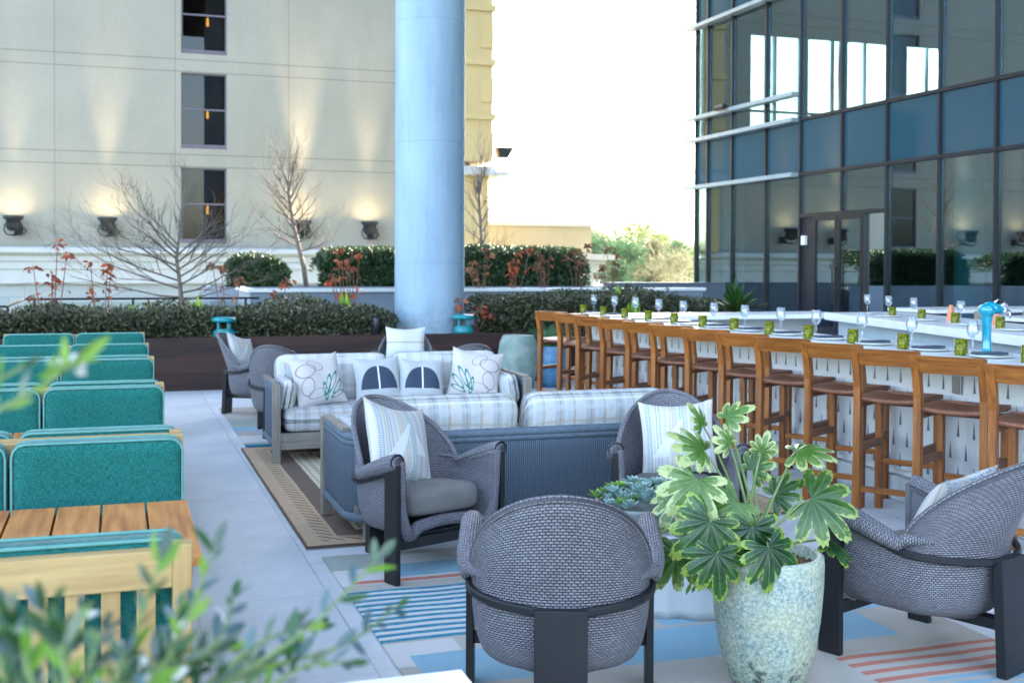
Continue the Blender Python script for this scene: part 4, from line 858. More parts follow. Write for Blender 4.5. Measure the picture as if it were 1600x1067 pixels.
sp('leafyb','white pillow with teal leaf stitching at the left end of the back sofa',1.50,9.22,.62,14,20,6,.42,.42,11)
sp('dome','grey pillow with navy dome, the left one of the pair on the back sofa',2.0,9.30,.60,0,20,2,.39,.40,12)
sp('dome','grey pillow with navy dome, the right one of the pair on the back sofa',2.36,9.27,.59,-4,22,-3,.38,.38,13)
sp('leafy','white pillow with teal leaf stitching at the right end of the back sofa',2.82,9.26,.625,-16,20,-8,.43,.43,14)
# ================================================================== coffee table, bowl, pot
ct=empty('coffee_table','pale fluted concrete pedestal table behind the mottled pot','table',(2.42,4.78,.013)); ct.scale=(1,1,.86)
m=MB(); m.lathe([(0,0),(.31,0),(.315,.05),(.29,.25),(.30,.37),(.32,.385),(0,.385)],72,mod=lambda a,z:1+.075*math.sin(7*a+1.3*z)*abs(math.sin(7*a+1.3*z))+.02*math.sin(17*a)); m.build('pedestal','pedestal',ct,True)
m=MB(); m.lathe([(0,.385),(.345,.385),(.355,.40),(.355,.42),(.345,.43),(0,.43)],48); m.build('table_top','pedestal',ct,False)
sb=empty('succulent_bowl','shallow grey bowl full of blue-green succulents on the coffee table','bowl',(2.20,4.66,.385))
m=MB(); m.lathe([(0,0),(.10,0),(.17,.05),(.215,.10),(.22,.115),(.20,.115),(.18,.08),(0,.07)],40); m.build('bowl','greyconc',sb,True)
def rosette(m,c,rad,n,seed):
    r=random.Random(seed)
    for k in range(n):
        t_=k/n; a=k*2.399; el=.25+1.2*(1-t_)**1; el=math.radians(15+70*(1-t_)); L=rad*(.45+.55*t_); d=Vector((math.cos(a)*math.cos(el),math.sin(a)*math.cos(el),math.sin(el)))
        m.leaf(Vector(c)+d*.004,d,(0,0,1),L,L*.52,4,-.12)
rr=random.Random(4)
for k in range(70):
    a=rr.uniform(0,2*PI); q=.225*rr.random()**.5; c=(q*math.cos(a),q*math.sin(a),.105+.06*(1-(q/.23)**2)+rr.uniform(0,.02)); m=MB(); rosette(m,c,rr.uniform(.034,.066),rr.randint(16,26),k); m.build('succulent','succ' if k%4 else 'succ_g',sb)
m=MB(); rosette(m,(-.05,-.13,.135),.085,30,77); m.build('succulent','succ',sb)
pt=empty('glazed_pot','tall mottled green-white glazed pot holding a large variegated fatsia','planter',(2.27,3.74,.013))
m=MB(); m.lathe([(0,0),(.115,0),(.14,.02),(.174,.12),(.193,.24),(.203,.36),(.205,.44),(.203,.47),(.195,.478),(.178,.475),(.178,.42),(0,.42)],64); m.build('pot','potglaze',pt,True)
m=MB(); m.grid(lambda a,b:(.170*(2*a-1)*math.sqrt(1-(2*b-1)**2*.5),.170*(2*b-1)*math.sqrt(1-(2*a-1)**2*.5),.43+rnd.uniform(0,.02)),24,24); m.build('soil','soil',pt)
# fatsia leaf
def fatsia_leaf(m,p,d,nrm,size,tone,nl=9,seed=0,droop=.35,cream=0.):
    r=random.Random(seed); d=Vector(d).normalized(); nn=Vector(nrm); a=d.cross(nn)
    if a.length<1e-4: a=d.cross(Vector((.3,.2,.9)))
    a.normalize(); nn=a.cross(d).normalized(); NA=nl*14; RG=[0,.12,.3,.5,.68,.82,.92,1.]; span=R(262)
    base=len(m.v); vs=[]; rim=[]; tn=[]; vn=[]
    lob=[r.uniform(.88,1.08) for _ in range(nl)]
    for i in range(NA+1):
        t_=i/NA; an=-span/2+span*t_; lf=t_*nl; li=min(nl-1,int(lf)); fr=lf-li; x=abs(fr-.5)*2
        mids=1-abs((li+.5)/nl*2-1)  # longer in the middle
        Lr=size*1.24*(.50+.50*mids**.7)*lob[li]
        rad=Lr*(.56+.44*(1-x**1.7)**.8)
        saw=(.5-abs((lf*5.5)%1-.5))*.19*Lr*(1 if .12<x<.85 else .3); rad+=saw
        fold=-(x-.2)*.10*size
        for q in RG:
            rr_=rad*q; lx=math.sin(an)*rr_; ly=math.cos(an)*rr_
            zz=fold*q*(1.1-q*.5)-droop*size*(q*rad/size)**2*1.0+ .06*size*q
            vs.append(Vector(p)+d*ly+a*lx+nn*zz)
            rim.append(q+cream*.34); tn.append(tone); vn.append(max(0,1-x*7*(1-.0))*(1 if q<.9 else 0))
    K=len(RG); fs=[(i*K+j,i*K+j+1,(i+1)*K+j+1,(i+1)*K+j) for i in range(NA) for j in range(K-1)]
    m.add(vs,fs)
    for k,arr in(('rim',rim),('tone',tn),('vein',vn)): m.at.setdefault(k,[]).extend(arr)
fm_=MB(); stm=MB()
O=Vector((2.27,3.74,.013)); hub=Vector((-.05,0,.42))
camdir=Vector((-.5,-.86,0)); rightv=Vector((math.cos(YAW),-math.sin(YAW),0)); tocam=Vector((-math.sin(YAW),-math.cos(YAW),0))
# (image u,v of the leaf centre, depth offset from the pot along the view, direction angle in the picture, size, tone, tilt toward camera)
LV=[(1268,765,.02,-25,.165,.35,.75,.1),(1245,690,.10,10,.125,.85,.15,.25),(1175,810,-.16,-95,.135,.0,.8,.0),(1110,800,-.20,-120,.150,.10,.7,.25),(1088,735,-.12,-120,.150,.80,.65,.7),
 (1040,790,-.04,-160,.135,.5,.6,.5),(1150,770,-.10,-140,.115,.85,.8,-.35),(1100,690,-.05,150,.120,.7,.5,.8),(1135,640,.02,40,.085,.8,.4,.4),(1120,850,-.22,-100,.13,.05,.5,.1),(1060,850,-.05,-110,.12,.7,.5,.0),
 (1200,840,-.22,-70,.13,.02,.8,.0),(1235,800,.12,-20,.11,.1,.3,.0),(1150,720,.05,70,.11,.7,.6,.6),(1175,720,.10,60,.09,.3,.4,.3),(1295,835,.10,-20,.09,.05,.2,.0),(1115,760,.10,-170,.13,.2,.3,.2),(1180,770,.15,80,.12,.1,.4,.1),
 (1085,830,.08,-130,.12,.15,.4,.0),(1140,680,-.04,120,.07,.9,.5,.9),(1165,700,-.05,100,.075,.8,.4,.9),(1210,760,.14,40,.10,.2,.4,.1),(1098,650,.06,110,.07,.8,.4,.5),(1150,880,-.20,-95,.10,.1,.5,.1),
 (1065,760,.02,-150,.12,.75,.6,.5),(1125,730,-.14,-70,.10,.6,.5,.6),(1190,690,.08,75,.06,.85,.4,.7)]
base_d=4.30
for k,(u,v,dd,ang,sz,tone,tc,cream) in enumerate(LV):
    if k in(5,12,13,17,20,23,25): continue
    tone*=.7; cream*=.8; c=at(u,v+14,(base_d+dd))-O
    a=R(ang); dirv=rightv*math.cos(a)+Vector((0,0,1))*math.sin(a)
    dirv=(dirv+tocam*.25).normalized(); nrm=(tocam*tc+Vector((0,0,1))*(1-tc*.6)+Vector((rnd.gauss(0,.1),rnd.gauss(0,.1),0)))
    fatsia_leaf(fm_,c,dirv,nrm,sz,tone,8 if sz>.1 else 7,k,.3,cream)
    h2=hub+Vector((rnd.uniform(-.05,.06),rnd.uniform(-.05,.05),0)); mid=h2.lerp(c,.5)+Vector((0,0,.05)); stm.tube([h2,h2.lerp(mid,.5)+Vector((0,0,.03)),mid,mid.lerp(c,.6)+Vector((0,0,.012)),c],[.006,.0055,.005,.004,.003],6)
fp=empty('fatsia_plant','large variegated plant with big lobed cream-edged leaves growing in the mottled pot','plant',O)
fm_.build('foliage','fatsia',fp,True); stm.build('stem','stem',fp,True)
m=MB()
for k in range(120):
    c=at(rnd.uniform(1075,1125),rnd.uniform(800,915),base_d+rnd.uniform(-.12,.02))-O; m.leaf(c,(rnd.gauss(0,.5),rnd.gauss(0,.5),-1),(rnd.gauss(0,1),-1,.4),rnd.uniform(.02,.04),.014,2,.2)
for q in range(5):
    e=at(1085+q*8,900-q*20,base_d-.05)-O; m.tube([Vector((-.13,-.05,.44)),Vector((-.16,-.08,.49)),e],[.003,.003,.002],4)
tr=m.build('trailing_vine','bright',fp)
# ================================================================== booths (teal benches and plank tables)
def bench(label,loc,rz,group,x0=-1.0,full=True):
    # local: sits facing +Y, back plane at y=0, right end x=+.60.. width 1.2
    r=empty('booth_bench',label,'bench',loc,rz,group); W=1.2; h=W/2
    m=MB(); m.box(-h+.04,h-.04,-.025,.02,.80,.888); m.build('top_rail','bench_wood_x',r,bevel=.004)
    for sx in(-1,1):
        m=MB(); m.box(sx*(h-.02)-.022,sx*(h-.02)+.022,-.03,.03,0,.90); m.build('leg','bench_wood',r,bevel=.004)
        m=MB(); m.box(sx*(h-.02)-.022,sx*(h-.02)+.022,.50,.55,0,.38); m.build('leg','bench_wood',r,bevel=.004)
    for k in range(14):
        x=-h+.10+k*(W-.2)/13; m=MB(); m.box(x-.021,x+.021,-.012,.006,.40,.81); m.build('back_slat','bench_wood',r,bevel=.002)
    m=MB(); m.box(-h+.04,h-.04,-.02,.55,.335,.38); m.build('seat_frame','bench_wood_x',r,bevel=.004)
    m=MB(); m.box(-h+.04,h-.04,.0,.015,.08,.334); m.build('plinth_panel','bench_wood_x',r)
    for sx in(-1,1):
        for nm,c,s,rd in(('back_cushion',(sx*.302,.085,.70),(.585,.12,.40),.035),('seat_cushion',(sx*.302,.315,.435),(.585,.47,.11),.035)):
            m=MB(); m.rbox(c,s,rd,.08); co=m.build(nm,'teal',r,True); q=MB()
            hx,hy,hz=s[0]/2,s[1]/2,s[2]/2
            def loop(off,ax):
                pts=[]; e=rd*1.3; A,B=(hx,hz) if ax=='y' else (hx,hy)
                for cx,cy,a0 in((A-e,B-e,0),(-A+e,B-e,90),(-A+e,-B+e,180),(A-e,-B+e,270)):
                    for t_ in range(0,91,30):
                        a=R(a0+t_); X_=cx+e*math.cos(a)*.985; Y_=cy+e*math.sin(a)*.985; pts.append((c[0]+X_,c[1]+off,c[2]+Y_) if ax=='y' else (c[0]+X_,c[1]+Y_,c[2]+off))
                return pts
            ax='y' if nm=='back_cushion' else 'z'; hh=hy if ax=='y' else hz
            for sg in(-1,1): q.tube(loop(sg*(hh-.012),ax),.005,6,closed=True)
            q.build('piping','piping',co,True)
    return r
XB=-.37
GB='teal booth benches along the left'
b0=bench('nearest teal booth bench, its pale slatted wooden back towards the viewer',(XB-.07,2.80,0),0,GB)
BL_=[(4.58,PI,'teal booth bench facing the viewer behind the nearest plank table'),(4.69,0,'teal booth bench turned away, back to back with the one behind the nearest table'),
 (6.47,PI,'teal booth bench facing the viewer, second from the front'),(6.58,0,'teal booth bench turned away just behind the second facing bench'),
 (8.30,PI,'teal booth bench facing the viewer in the middle of the row'),(8.41,0,'teal booth bench turned away behind the middle facing bench'),
 (9.80,PI,'teal booth bench facing the viewer, the one before the last'),(11.30,PI,'last teal booth bench, furthest from the viewer near the brown planter')]
for y,rz,lab in BL_: dup(b0,None,(XB,y,0),rz,lab)
def plank_table(label,y0,y1,x1=.23,x0=-1.05,mat='teak_y'):
    r=empty('plank_table',label,'table',((x0+x1)/2,(y0+y1)/2,0),0,'plank tables between the teal benches'); hw=(x1-x0)/2; hd=(y1-y0)/2; n=9
    for k in range(n):
        a=-hw+k*2*hw/n; m=MB(); m.box(a+.004,a+2*hw/n-.004,-hd,hd,.692,.72); m.build('plank',mat,r,bevel=.002)
    m=MB(); m.box(-hw+.03,hw-.03,-hd+.03,hd-.03,.655,.69); m.build('apron','teak_x',r)
    for sx in(-1,1):
        m=MB(); m.box(sx*(hw-.1)-.03,sx*(hw-.1)+.03,-.03,.03,.03,.655); m.box(sx*(hw-.1)-.03,sx*(hw-.1)+.03,-.25,.25,0,.03); m.build('leg','black_metal',r)
    return r
plank_table('warm teak plank table in the nearest booth',3.38,4.2)
plank_table('teak plank table in the second booth, only its far edge showing',5.35,6.1); plank_table('teak plank table hidden between benches in the third booth',7.2,7.9)
wt=empty('white_table','white table top corner at the bottom edge of the view','table',(-.15,1.9,0)); m=MB(); m.box(-.8,.815,-.42,.375,.70,.72); m.build('table_top','bar_top',wt,bevel=.004)
for sx in(-.7,.7):
    m=MB(); m.box(sx-.03,sx+.03,-.3,.3,0,.70); m.build('leg','white',wt)
# ================================================================== bar
bar=empty('outdoor_bar','long white-topped bar with a white woven macrame front','bar',(0,0,0))
BZ=1.0; BY0,BY1=3.2,12.0
m=MB(); m.box(4.60,5.34,BY0,BY1,BZ-.05,BZ); m.box(5.341,7.9,11.25,BY1,BZ-.05,BZ-.001); m.build('bar_top','bar_top',bar,bevel=.006)
m=MB(); m.grid(lambda a,b:(4.92,BY0+.1+a*(BY1-.15-BY0-.1),.20+b*(BZ-.255)),4,2,lambda a,b:(a*8.55,b*.745+.0)); m.grid(lambda a,b:(4.92+a*2.85,BY1-.06,.20+b*(BZ-.255)),4,2,lambda a,b:(a*2.9,b*.745)); m.build('macrame_panel','macrame',bar,solid=.012)
m=MB(); m.box(4.94,5.02,BY0+.05,BY1-.08,0,BZ-.05); m.box(5.02,7.8,BY1-.18,BY1-.08,0,BZ-.05); m.build('bar_wall','white',bar)
m=MB(); m.box(4.86,4.94,BY0+.05,BY1-.05,0,.16); m.build('kick_base','concrete',bar,bevel=.01)
m=MB(); m.box(5.35,5.9,BY0,11.2,.80,.84); m.build('work_shelf','steel',bar); m=MB(); m.box(5.12,5.5,BY0+.05,11.2,.1,.799); m.build('inner_cabinet','bar_in',bar)
for y in(6.4,7.4,8.6):
    m=MB(); m.box(5.42,5.85,y,y+.5,.842,.90); m.build('ice_bin','steel',bar,bevel=.01)
for y in(9.45,5.85,4.65,10.2): m=MB(); m.box(4.895,4.905,y,y+.08,.76,.87); m.build('socket_cover','steel',bar,bevel=.002)
# back counter (angled)
bc=empty('back_counter','angled white back counter of the bar with place settings and pale blue front','counter',(0,0,0))
def quadbox(m,a,b,c,d,z0,z1): m.hexa([(*a,z0),(*b,z0),(*c,z0),(*d,z0)],[(*a,z1),(*b,z1),(*c,z1),(*d,z1)])
m=MB(); quadbox(m,(5.6,3.6),(6.5,3.6),(8.55,11.2),(7.5,11.2),.94,1.02); m.build('counter_top','bar_top',bc,bevel=.006)
m=MB(); quadbox(m,(5.75,3.7),(6.3,3.7),(8.3,11.1),(7.62,11.1),0,.939); m.build('counter_front','bar_in',bc)
# trough with cycad
tg=empty('stone_trough','long pale stone planter trough at the far end of the bar','planter',(6.6,12.9,0)); m=MB(); m.box(-1.1,1.25,-.35,.35,.0,.93); m.build('body','concrete',tg,bevel=.02); m=MB(); m.box(-1.0,1.15,-.26,.26,.93,.945); m.build('soil','soil',tg)
cy=empty('cycad_plant','spiky dark green cycad standing in the stone trough','plant',(7.35,12.9,.94)); m=MB(); r_=random.Random(9)
for k in range(46):
    a=r_.uniform(0,2*PI); el=r_.uniform(.35,1.45); L=r_.uniform(.30,.52); d=Vector((math.cos(a)*math.cos(el),math.sin(a)*math.cos(el),math.sin(el))); side=d.cross(Vector((0,0,1))).normalized()
    m.leaf((0,0,0),d,(0,0,1),L,.05,5,.15)
    for j in range(4,14):
        q=d*(L*j/14)+Vector((0,0,-.15*L*(j/14)**2)); 
        for sg in(-1,1): m.leaf(q,side*sg+d*.9,(0,0,1),.10*(1-j/22),.016,2)
m.build('foliage','fern',cy)
sprout('small bright green plant at the far end of the bar beside the trough',6.0,13.0,.93,.24,12,8)
# ------------------------------------------------------------------ stools
def stool():
    r=empty('bar_stool','','bar stool',(0,0,0),0,'teak bar stools along the bar'); W=.205
    def post(sx,y0,yt,ht,w=.042,dp=.05,bend=0):
        m=MB()
        if bend:
            zz=[0,.70,.80,.92,1.04]; yy=[y0-.01,y0+.008,y0+.006,y0-.018,y0-.055]
            for i in range(4): m.hexa([(sx-w/2,yy[i]-dp/2,zz[i]),(sx+w/2,yy[i]-dp/2,zz[i]),(sx+w/2,yy[i]+dp/2,zz[i]),(sx-w/2,yy[i]+dp/2,zz[i])],[(sx-w/2,yy[i+1]-dp/2,zz[i+1]),(sx+w/2,yy[i+1]-dp/2,zz[i+1]),(sx+w/2,yy[i+1]+dp/2,zz[i+1]),(sx-w/2,yy[i+1]+dp/2,zz[i+1])])
        else: m.box(sx-w/2,sx+w/2,y0-dp/2,y0+dp/2,0,ht)
        m.build('leg','teak',r,bevel=.003 if not bend else 0)
    for sx in(-W+.021,W-.021): post(sx,-.19,0,0,bend=1); post(sx,.19,0,.70)
    m=MB(); 
    def br(a,b,zc,y0,th,hh,bow):
        x=-W+a*2*W; return x
    N=12; vs=[]
    for i in range(N+1):
        x=-W+.005+(2*W-.01)*i/N; bw=-.02*(1-(x/W)**2)
        for z,y in((.945,-.212),(1.045,-.255)):
            vs+= [(x,y+bw-.012,z),(x,y+bw+.014,z)]
    fs=[]
    for i in range(N):
        a=i*4; b=a+4; fs+=[(a,b,b+2,a+2),(b+1,a+1,a+3,b+3),(a+2,b+2,b+3,a+3),(b,a,a+1,b+1)]
    fs+=[(0,2,3,1),(N*4,N*4+1,N*4+3,N*4+2)]; m.add(vs,fs); m.build('backrest','teak_x',r)
    m=MB(); 
    def seat(a,b):
        x=-W+.0+a*2*W; y=-.18+b*.40; return (x,y,.725-.018*math.cos(PI*(a-.5))**1*math.cos(PI*(b-.5))+.014*abs(2*a-1)**2)
    n=10; m.grid(seat,n,n); m.build('seat','teak_seat',r,True,solid=.026)
    m=MB(); m.box(-W+.01,W-.01,.185,.21,.715,.752); m.box(-W+.042,W-.042,.18,.202,.66,.70); m.box(-W+.012,-W+.03,-.165,.165,.675,.705); m.box(W-.03,W-.012,-.165,.165,.675,.705); m.build('apron','teak_seat',r,bevel=.002)
    for sx in(-1,1): m=MB(); m.box(sx*(W-.024)-.020,sx*(W-.024)+.020,-.165,.165,.41,.45); m.build('side_stretcher','teak_seat',r,bevel=.002)
    m=MB(); m.box(-W+.042,W-.042,-.202,-.178,.165,.20); m.build('rear_stretcher','teak_x',r,bevel=.002)
    m=MB(); m.box(-W+.042,W-.042,.175,.205,.285,.32); m.build('footrest','teak_x',r,bevel=.003)
    return r
ST=['far end of the row, furthest from the viewer']+['%s stool from the far end of the bar'%w for w in('second','third','fourth','fifth','sixth','seventh','eighth','ninth','tenth','eleventh','twelfth')]+['nearest stool at the right edge of the view']
st0=stool()
for i in range(13):
    k=12-i; y=5.02-.30+.0+.57*k; o=st0 if i==0 else dup(st0); o.location=(4.50,0,0); o.rotation_euler=(0,0,face(math.cos(R(33)),math.sin(R(33)))+R([2,-1,1,-3,0,2,-1,2,0,-2,1,-1,0][i])); o.location=(4.57+.012*math.sin(i*2.3),4.87+.57*k+.012*math.sin(i*4.1),0)
    o['label']='teak bar stool, '+ST[i]
# ------------------------------------------------------------------ tableware
def wineglass():
    m=MB(); m.lathe([(0,0),(.034,.001),(.033,.004),(.006,.010),(.0042,.03),(.0042,.085),(.008,.093),(.028,.112),(.038,.138),(.038,.155),(.031,.205),(.0300,.206),(.0368,.155),(.0366,.138),(.026,.114),(.004,.098),(0,.0975)],28)
    o=m.build('wine_glass','wine',None,True); return tag(o,'','wine glass','wine glasses on the bar')
def votive():
    m=MB(); m.lathe([(0,0),(.036,0),(.038,.004),(.038,.10),(.035,.10),(.035,.008),(0,.008)],20); o=m.build('votive_glass','votive',None,True); return tag(o,'','candle glass','green glass votives on the bar')
def plate():
    m=MB(); m.lathe([(0,0),(.07,0),(.125,.012),(.135,.018),(.125,.017),(.07,.006),(0,.006)],32); o=m.build('plate','plate',None,True); return tag(o,'','plate','white plates on the bar')
def napkin():
    m=MB(); m.rbox((0,0,.008),(.09,.2,.014),.006); o=m.build('folded_napkin','napkin_b',None,True); return tag(o,'','napkin','dark folded napkins on the bar')
w0=wineglass(); v0=votive(); p0=plate(); n0=napkin()
ORD=['first','second','third','fourth','fifth','sixth','seventh','eighth','ninth','tenth','eleventh','twelfth','thirteenth']
for i in range(13):
    k=12-i; ys=5.3+.555*k; 
    o=v0 if i==0 else dup(v0); o.location=(4.90,ys,BZ); o['label']='%s green glass votive counted from the far end of the front bar'%ORD[i]
    o=w0 if i==0 else dup(w0); o.location=(5.08+.01*math.sin(i*3),ys+.14+.02*math.sin(i*5),BZ); o['label']='%s wine glass counted from the far end of the front bar'%ORD[i]
    o=p0 if i==0 else dup(p0); o.location=(4.95+.01*math.sin(i*4),ys-.19,BZ); o['label']='%s white plate counted from the far end of the front bar'%ORD[i]
    o=n0 if i==0 else dup(n0); o.location=(4.95,ys-.19,BZ+.0185); o.rotation_euler=(0,0,.15*math.sin(i*2.2)+PI/2); o['label']='dark napkin on the %s plate from the far end of the front bar'%ORD[i]
def onback(t_,off): # along the back counter
    a=Vector((6.5+(5.6-6.5),3.6)); f0=Vector((5.6,3.6)); f1=Vector((7.5,11.2)); p=f0.lerp(f1,t_); n=Vector((.97,-.24)); return p+n*off
for i,t_ in enumerate((.985,.91,.83,.70,.60,.50,.41)):
    p=onback(t_,.45); o=dup(w0); o.location=(p.x,p.y,1.02); o['group']='wine glasses on the back counter'; o['label']='%s wine glass from the far end of the back counter'%ORD[i]
for i,t_ in enumerate((.88,.79,.70,.595,.50)):
    p=onback(t_-.01,.36); o=dup(v0); o.location=(p.x,p.y,1.02); o['group']='green votives on the back counter'; o['label']='%s green votive from the far end of the back counter'%ORD[i]
for i,t_ in enumerate((.94,.86,.755,.645,.54,.45)):
    p=onback(t_,.3); o=dup(p0); o.location=(p.x,p.y,1.02); o['group']='plates on the back counter'; o['label']='%s white plate from the far end of the back counter'%ORD[i]
for i,t_ in enumerate((.77,.66,.56,.47)):
    p=onback(t_,.62); m=MB(); m.hexa([(-.05,-.03,0),(.05,-.03,0),(.05,.03,0),(-.05,.03,0)],[(-.02,-.012,.15),(.02,-.012,.15),(.02,.012,.15),(-.02,.012,.15)]); o=m.build('standing_napkin','napkin_o',None,False,.004); o.location=(p.x,p.y,1.02); o.rotation_euler=(0,0,.4+i)
    tag(o,'terracotta napkin standing on the back counter, %s from the far end'%ORD[i],'napkin','terracotta napkins on the back counter')
# beer tap
tp=empty('beer_tap','glossy turquoise mushroom-shaped drink tap tower rising from the bar counter near the right edge','tap',(5.20,5.98,BZ)); m=MB(); m.lathe([(0,0),(.036,0),(.031,.03),(.027,.10),(.029,.18),(.038,.235),(.045,.262)],28)
m.build('tower','cyan',tp,True)
m=MB(); m.tube([(-.01,0,.275),(.02,0,.283),(.05,-.01,.282),(.085,-.02,.272),(.10,-.024,.265)],[.036,.043,.038,.027,.018],20); m.lathe([(0,.225),(.036,.23),(.05,.258),(.052,.276),(.043,.30),(.02,.311),(0,.313)],28); m.build('tap_head','cyan',tp,True)
m=MB(); m.tube([(.09,-.02,.285),(.12,-.03,.325)],.006,6); m.tube([(.095,-.024,.264),(.15,-.03,.264)],.008,8); m.tube([(.15,-.03,.264),(.155,-.031,.215)],.006,8); m.tube([(.05,0,.31),(.085,-.01,.345)],.006,6); m.build('spout','chrome',tp,True)
# far dining tables and chairs on the right
dt=empty('high_table','long pale table beyond the back counter near the glass doors','table',(10.1,11.9,0)); m=MB(); m.box(-.9,1.3,-.45,.45,.98,1.02); m.build('table_top','bar_top',dt,bevel=.004)
for sx in(-.75,1.15):
    m=MB(); m.box(sx-.04,sx+.04,-.3,.3,0,.98); m.build('leg','black_metal',dt)
dt2=dup(dt,None,(9.6,9.6,0),0,'second pale table beyond the back counter at the right edge')
def dchair(label,x,y,rz):
    r=empty('upholstered_chair',label,'chair',(x,y,0),rz,'beige high chairs beyond the bar'); m=MB(); m.rbox((0,0,.70),(.42,.42,.08),.03); m.build('seat','curtain',r,True); m=MB(); m.rbox((0,-.2,.88),(.42,.06,.30),.028); m.build('backrest','curtain',r,True)
    for sx in(-.18,.18):
        for sy in(-.18,.18): m=MB(); m.tube([(sx,sy,.66),(sx*1.1,sy*1.1,0)],[.018,.012],6); m.build('leg','teak',r)
    return r
c0=dchair('beige high chair beyond the back counter, left one at the pale table',9.6,11.2,0)
dup(c0,None,(10.3,11.2,0),0,'beige high chair beyond the back counter, middle one at the pale table'); dup(c0,None,(11.0,11.2,0),.1,'beige high chair beyond the back counter, right one at the pale table')
dup(c0,None,(9.4,8.9,0),0,'beige high chair at the right edge beyond the turquoise tap')
# ================================================================== foreground shrub
fs=empty('foreground_shrub','out-of-focus narrow-leaved shrub in the lower left foreground','plant',(.0,.62,0))
FO=Vector((0,.62,0)); r_=random.Random(21); stm=MB(); la=MB(); lb=MB(); lc=MB(); lp=MB()
def spray(pts,nleaf,size,mixw,start=.15,w=.36,seed=0):
    r=random.Random(seed); P_=[Vector(p) for p in pts]
    # smooth polyline
    def pos(t_):
        x=t_*(len(P_)-1); i=min(len(P_)-2,int(x)); f_=x-i; a=P_[max(0,i-1)]; b=P_[i]; c=P_[i+1]; d=P_[min(len(P_)-1,i+2)]
        return .5*((2*b)+(c-a)*f_+(2*a-5*b+4*c-d)*f_*f_+(3*b-a-3*c+d)*f_**3)
    pl=[pos(i/16) for i in range(17)]; stm.tube(pl,[.0028*(1-.65*i/16) for i in range(17)],5)
    for k in range(nleaf):
        t_=start+(1-start)*(k+.5)/nleaf; p=pos(t_); d=(pos(min(1,t_+.02))-pos(max(0,t_-.02))).normalized(); sd=d.cross(tocam).normalized()*(1 if k%2 else -1)
        dd=d*r.uniform(.5,1.1)+sd*r.uniform(.3,.9)+Vector((0,0,r.uniform(-.1,.3)))+tocam*r.uniform(-.5,.5)
        q=r.random(); tgt=la if q<mixw[0] else lb if q<mixw[0]+mixw[1] else lc if q<sum(mixw[:3]) else lp
        L=size*r.uniform(.7,1.2); tgt.leaf(p,dd,tocam+Vector((r.gauss(0,.6),r.gauss(0,.6),r.gauss(.6,.5))),L,L*w,4,r.uniform(-.1,.25))
    d=(pos(1)-pos(.96)).normalized(); la.leaf(pos(1),d,tocam,size,size*w,4)
def A(u,v,d): return at(u,v,d)-FO
base=[Vector((-.05,.0,0)),Vector((-.12,.05,0)),Vector((.02,.0,0))]
tips=[((590,872,1.15),(480,960,1.08),(330,1080,1.0)),((470,905,1.1),(400,985,1.05),(300,1090,1.0)),((335,858,1.0),(290,950,.98),(230,1090,.95)),((250,875,.95),(215,960,.93),(180,1100,.9)),
 ((165,905,.95),(150,990,.92),(120,1100,.9)),((70,880,.9),(80,980,.9),(90,1100,.9)),((10,885,.9),(30,980,.9),(50,1100,.9)),((420,1000,1.05),(370,1040,1.0),(300,1110,.95)),((130,880,1.0),(110,960,.97),(100,1100,.92)),((30,940,.85),(40,1010,.85),(60,1100,.85)),
 ((300,960,1.0),(260,1010,.97),(210,1100,.93)),((200,940,.9),(190,1010,.88),(160,1110,.86)),((360,940,1.1),(310,1010,1.05),(250,1110,1.0)),((545,960,1.12),(470,1020,1.08),(380,1110,1.0)),((-20,930,.85),(0,1010,.85),(20,1100,.85)),((95,930,.8),(100,1010,.8),(110,1110,.8)),((250,1000,.85),(230,1050,.83),(190,1130,.8))]
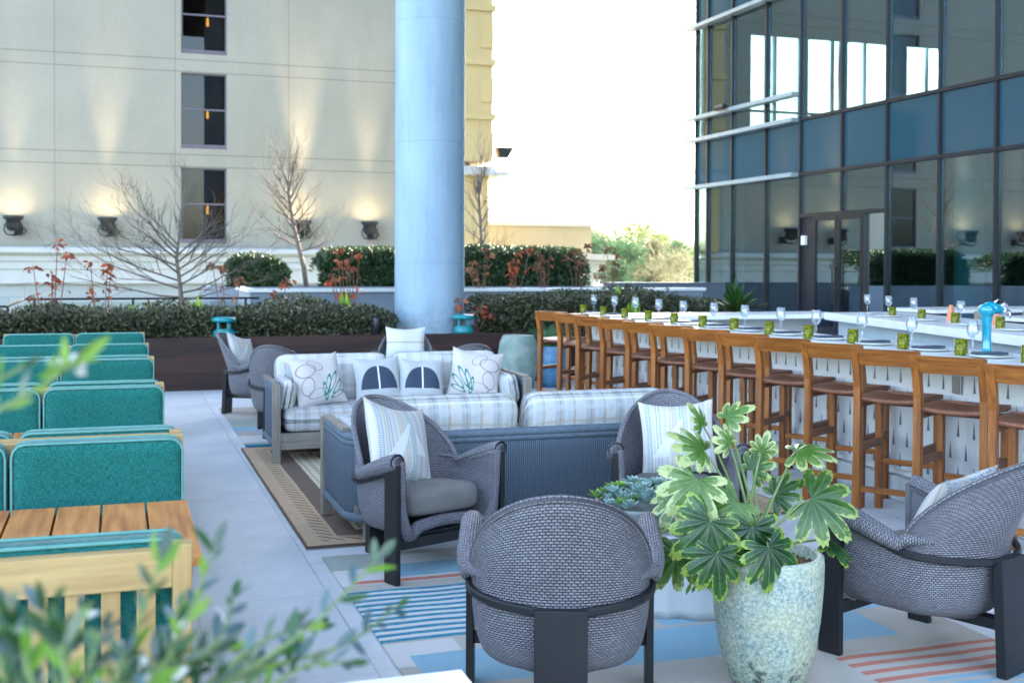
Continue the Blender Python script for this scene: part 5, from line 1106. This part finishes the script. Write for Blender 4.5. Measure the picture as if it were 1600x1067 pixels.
for k,(a,b,c) in enumerate(tips):
    bs=base[k%3]; c3=A(*c); low=c3.lerp(bs,.5)+Vector((0,.02,-.1)); 
    stm.tube([bs,low,c3],[.006,.005,.003],5)
    b=(b[0],b[1]+22,b[2]); a=(a[0],a[1]+(0 if k in(0,2,3) else 75),a[2]); spray([c3,A(*b),A(*a)],11,.025 if k%3 else .029,(.58,.22,.17,.03),.0,.34,k)
for k,(a,b,c) in enumerate(tips[:4]): 
    c3=A(c[0]+40,c[1]-30,c[2]+.05); spray([c3,A(b[0]+50,b[1]+50,b[2]+.05),A(a[0]+30,a[1]+75,a[2]+.08)],10,.026,(.4,.42,.12,.06),.05,.34,100+k)
# upper branch from the left
low=A(-120,700,.95); stm.tube([Vector((-.35,.1,0)),Vector((-.42,.12,.7)),low],[.007,.005,.003],5)
spray([low,A(-10,645,.93),A(70,600,.92),A(118,560,.92)],8,.022,(.1,.05,.85,.0),.25,.28,300)
for (u,v,an) in((118,570,40),(60,590,20)): 
    a=R(an); lc.leaf(A(u,v,.92),rightv*math.cos(a)+Vector((0,0,1))*math.sin(a),tocam,.036,.009,4)
for k in range(10): lp.leaf(A(103+r_.uniform(-10,14),572+r_.uniform(-6,8),.93),(r_.gauss(0,1),r_.gauss(0,1),r_.gauss(0,1)),tocam,.012,.008,2)
spray([A(-60,640,.95),A(-10,600,.94),A(38,572,.93)],5,.02,(.1,.05,.85,0),.2,.28,301)
stm.build('stem','stem',fs); 
lp_=None
for nm,mb,mt in(('green_leaves',la,'olive'),('bluish_leaves',lb,'olive2'),('lime_leaves',lc,'lime'),('white_petals',lp,'petal')):
    o=mb.build(nm,mt,fs,True)
    if nm=='white_petals': o['kind']='stuff'
m=MB(); m.box(-.6,.35,-.2,.2,0,.45); m.build('planter_box','concrete',fs,bevel=.01)
# ================================================================== render settings
sc.view_settings.view_transform='Standard'; sc.view_settings.look='None'; sc.view_settings.exposure=3.42; sc.view_settings.gamma=1
sc.render.engine='CYCLES'; sc.cycles.max_bounces=8; sc.cycles.transparent_max_bounces=16; sc.cycles.caustics_reflective=False; sc.cycles.caustics_refractive=False; sc.cycles.sample_clamp_indirect=6
try: sc.cycles.use_denoising=True
except Exception: pass
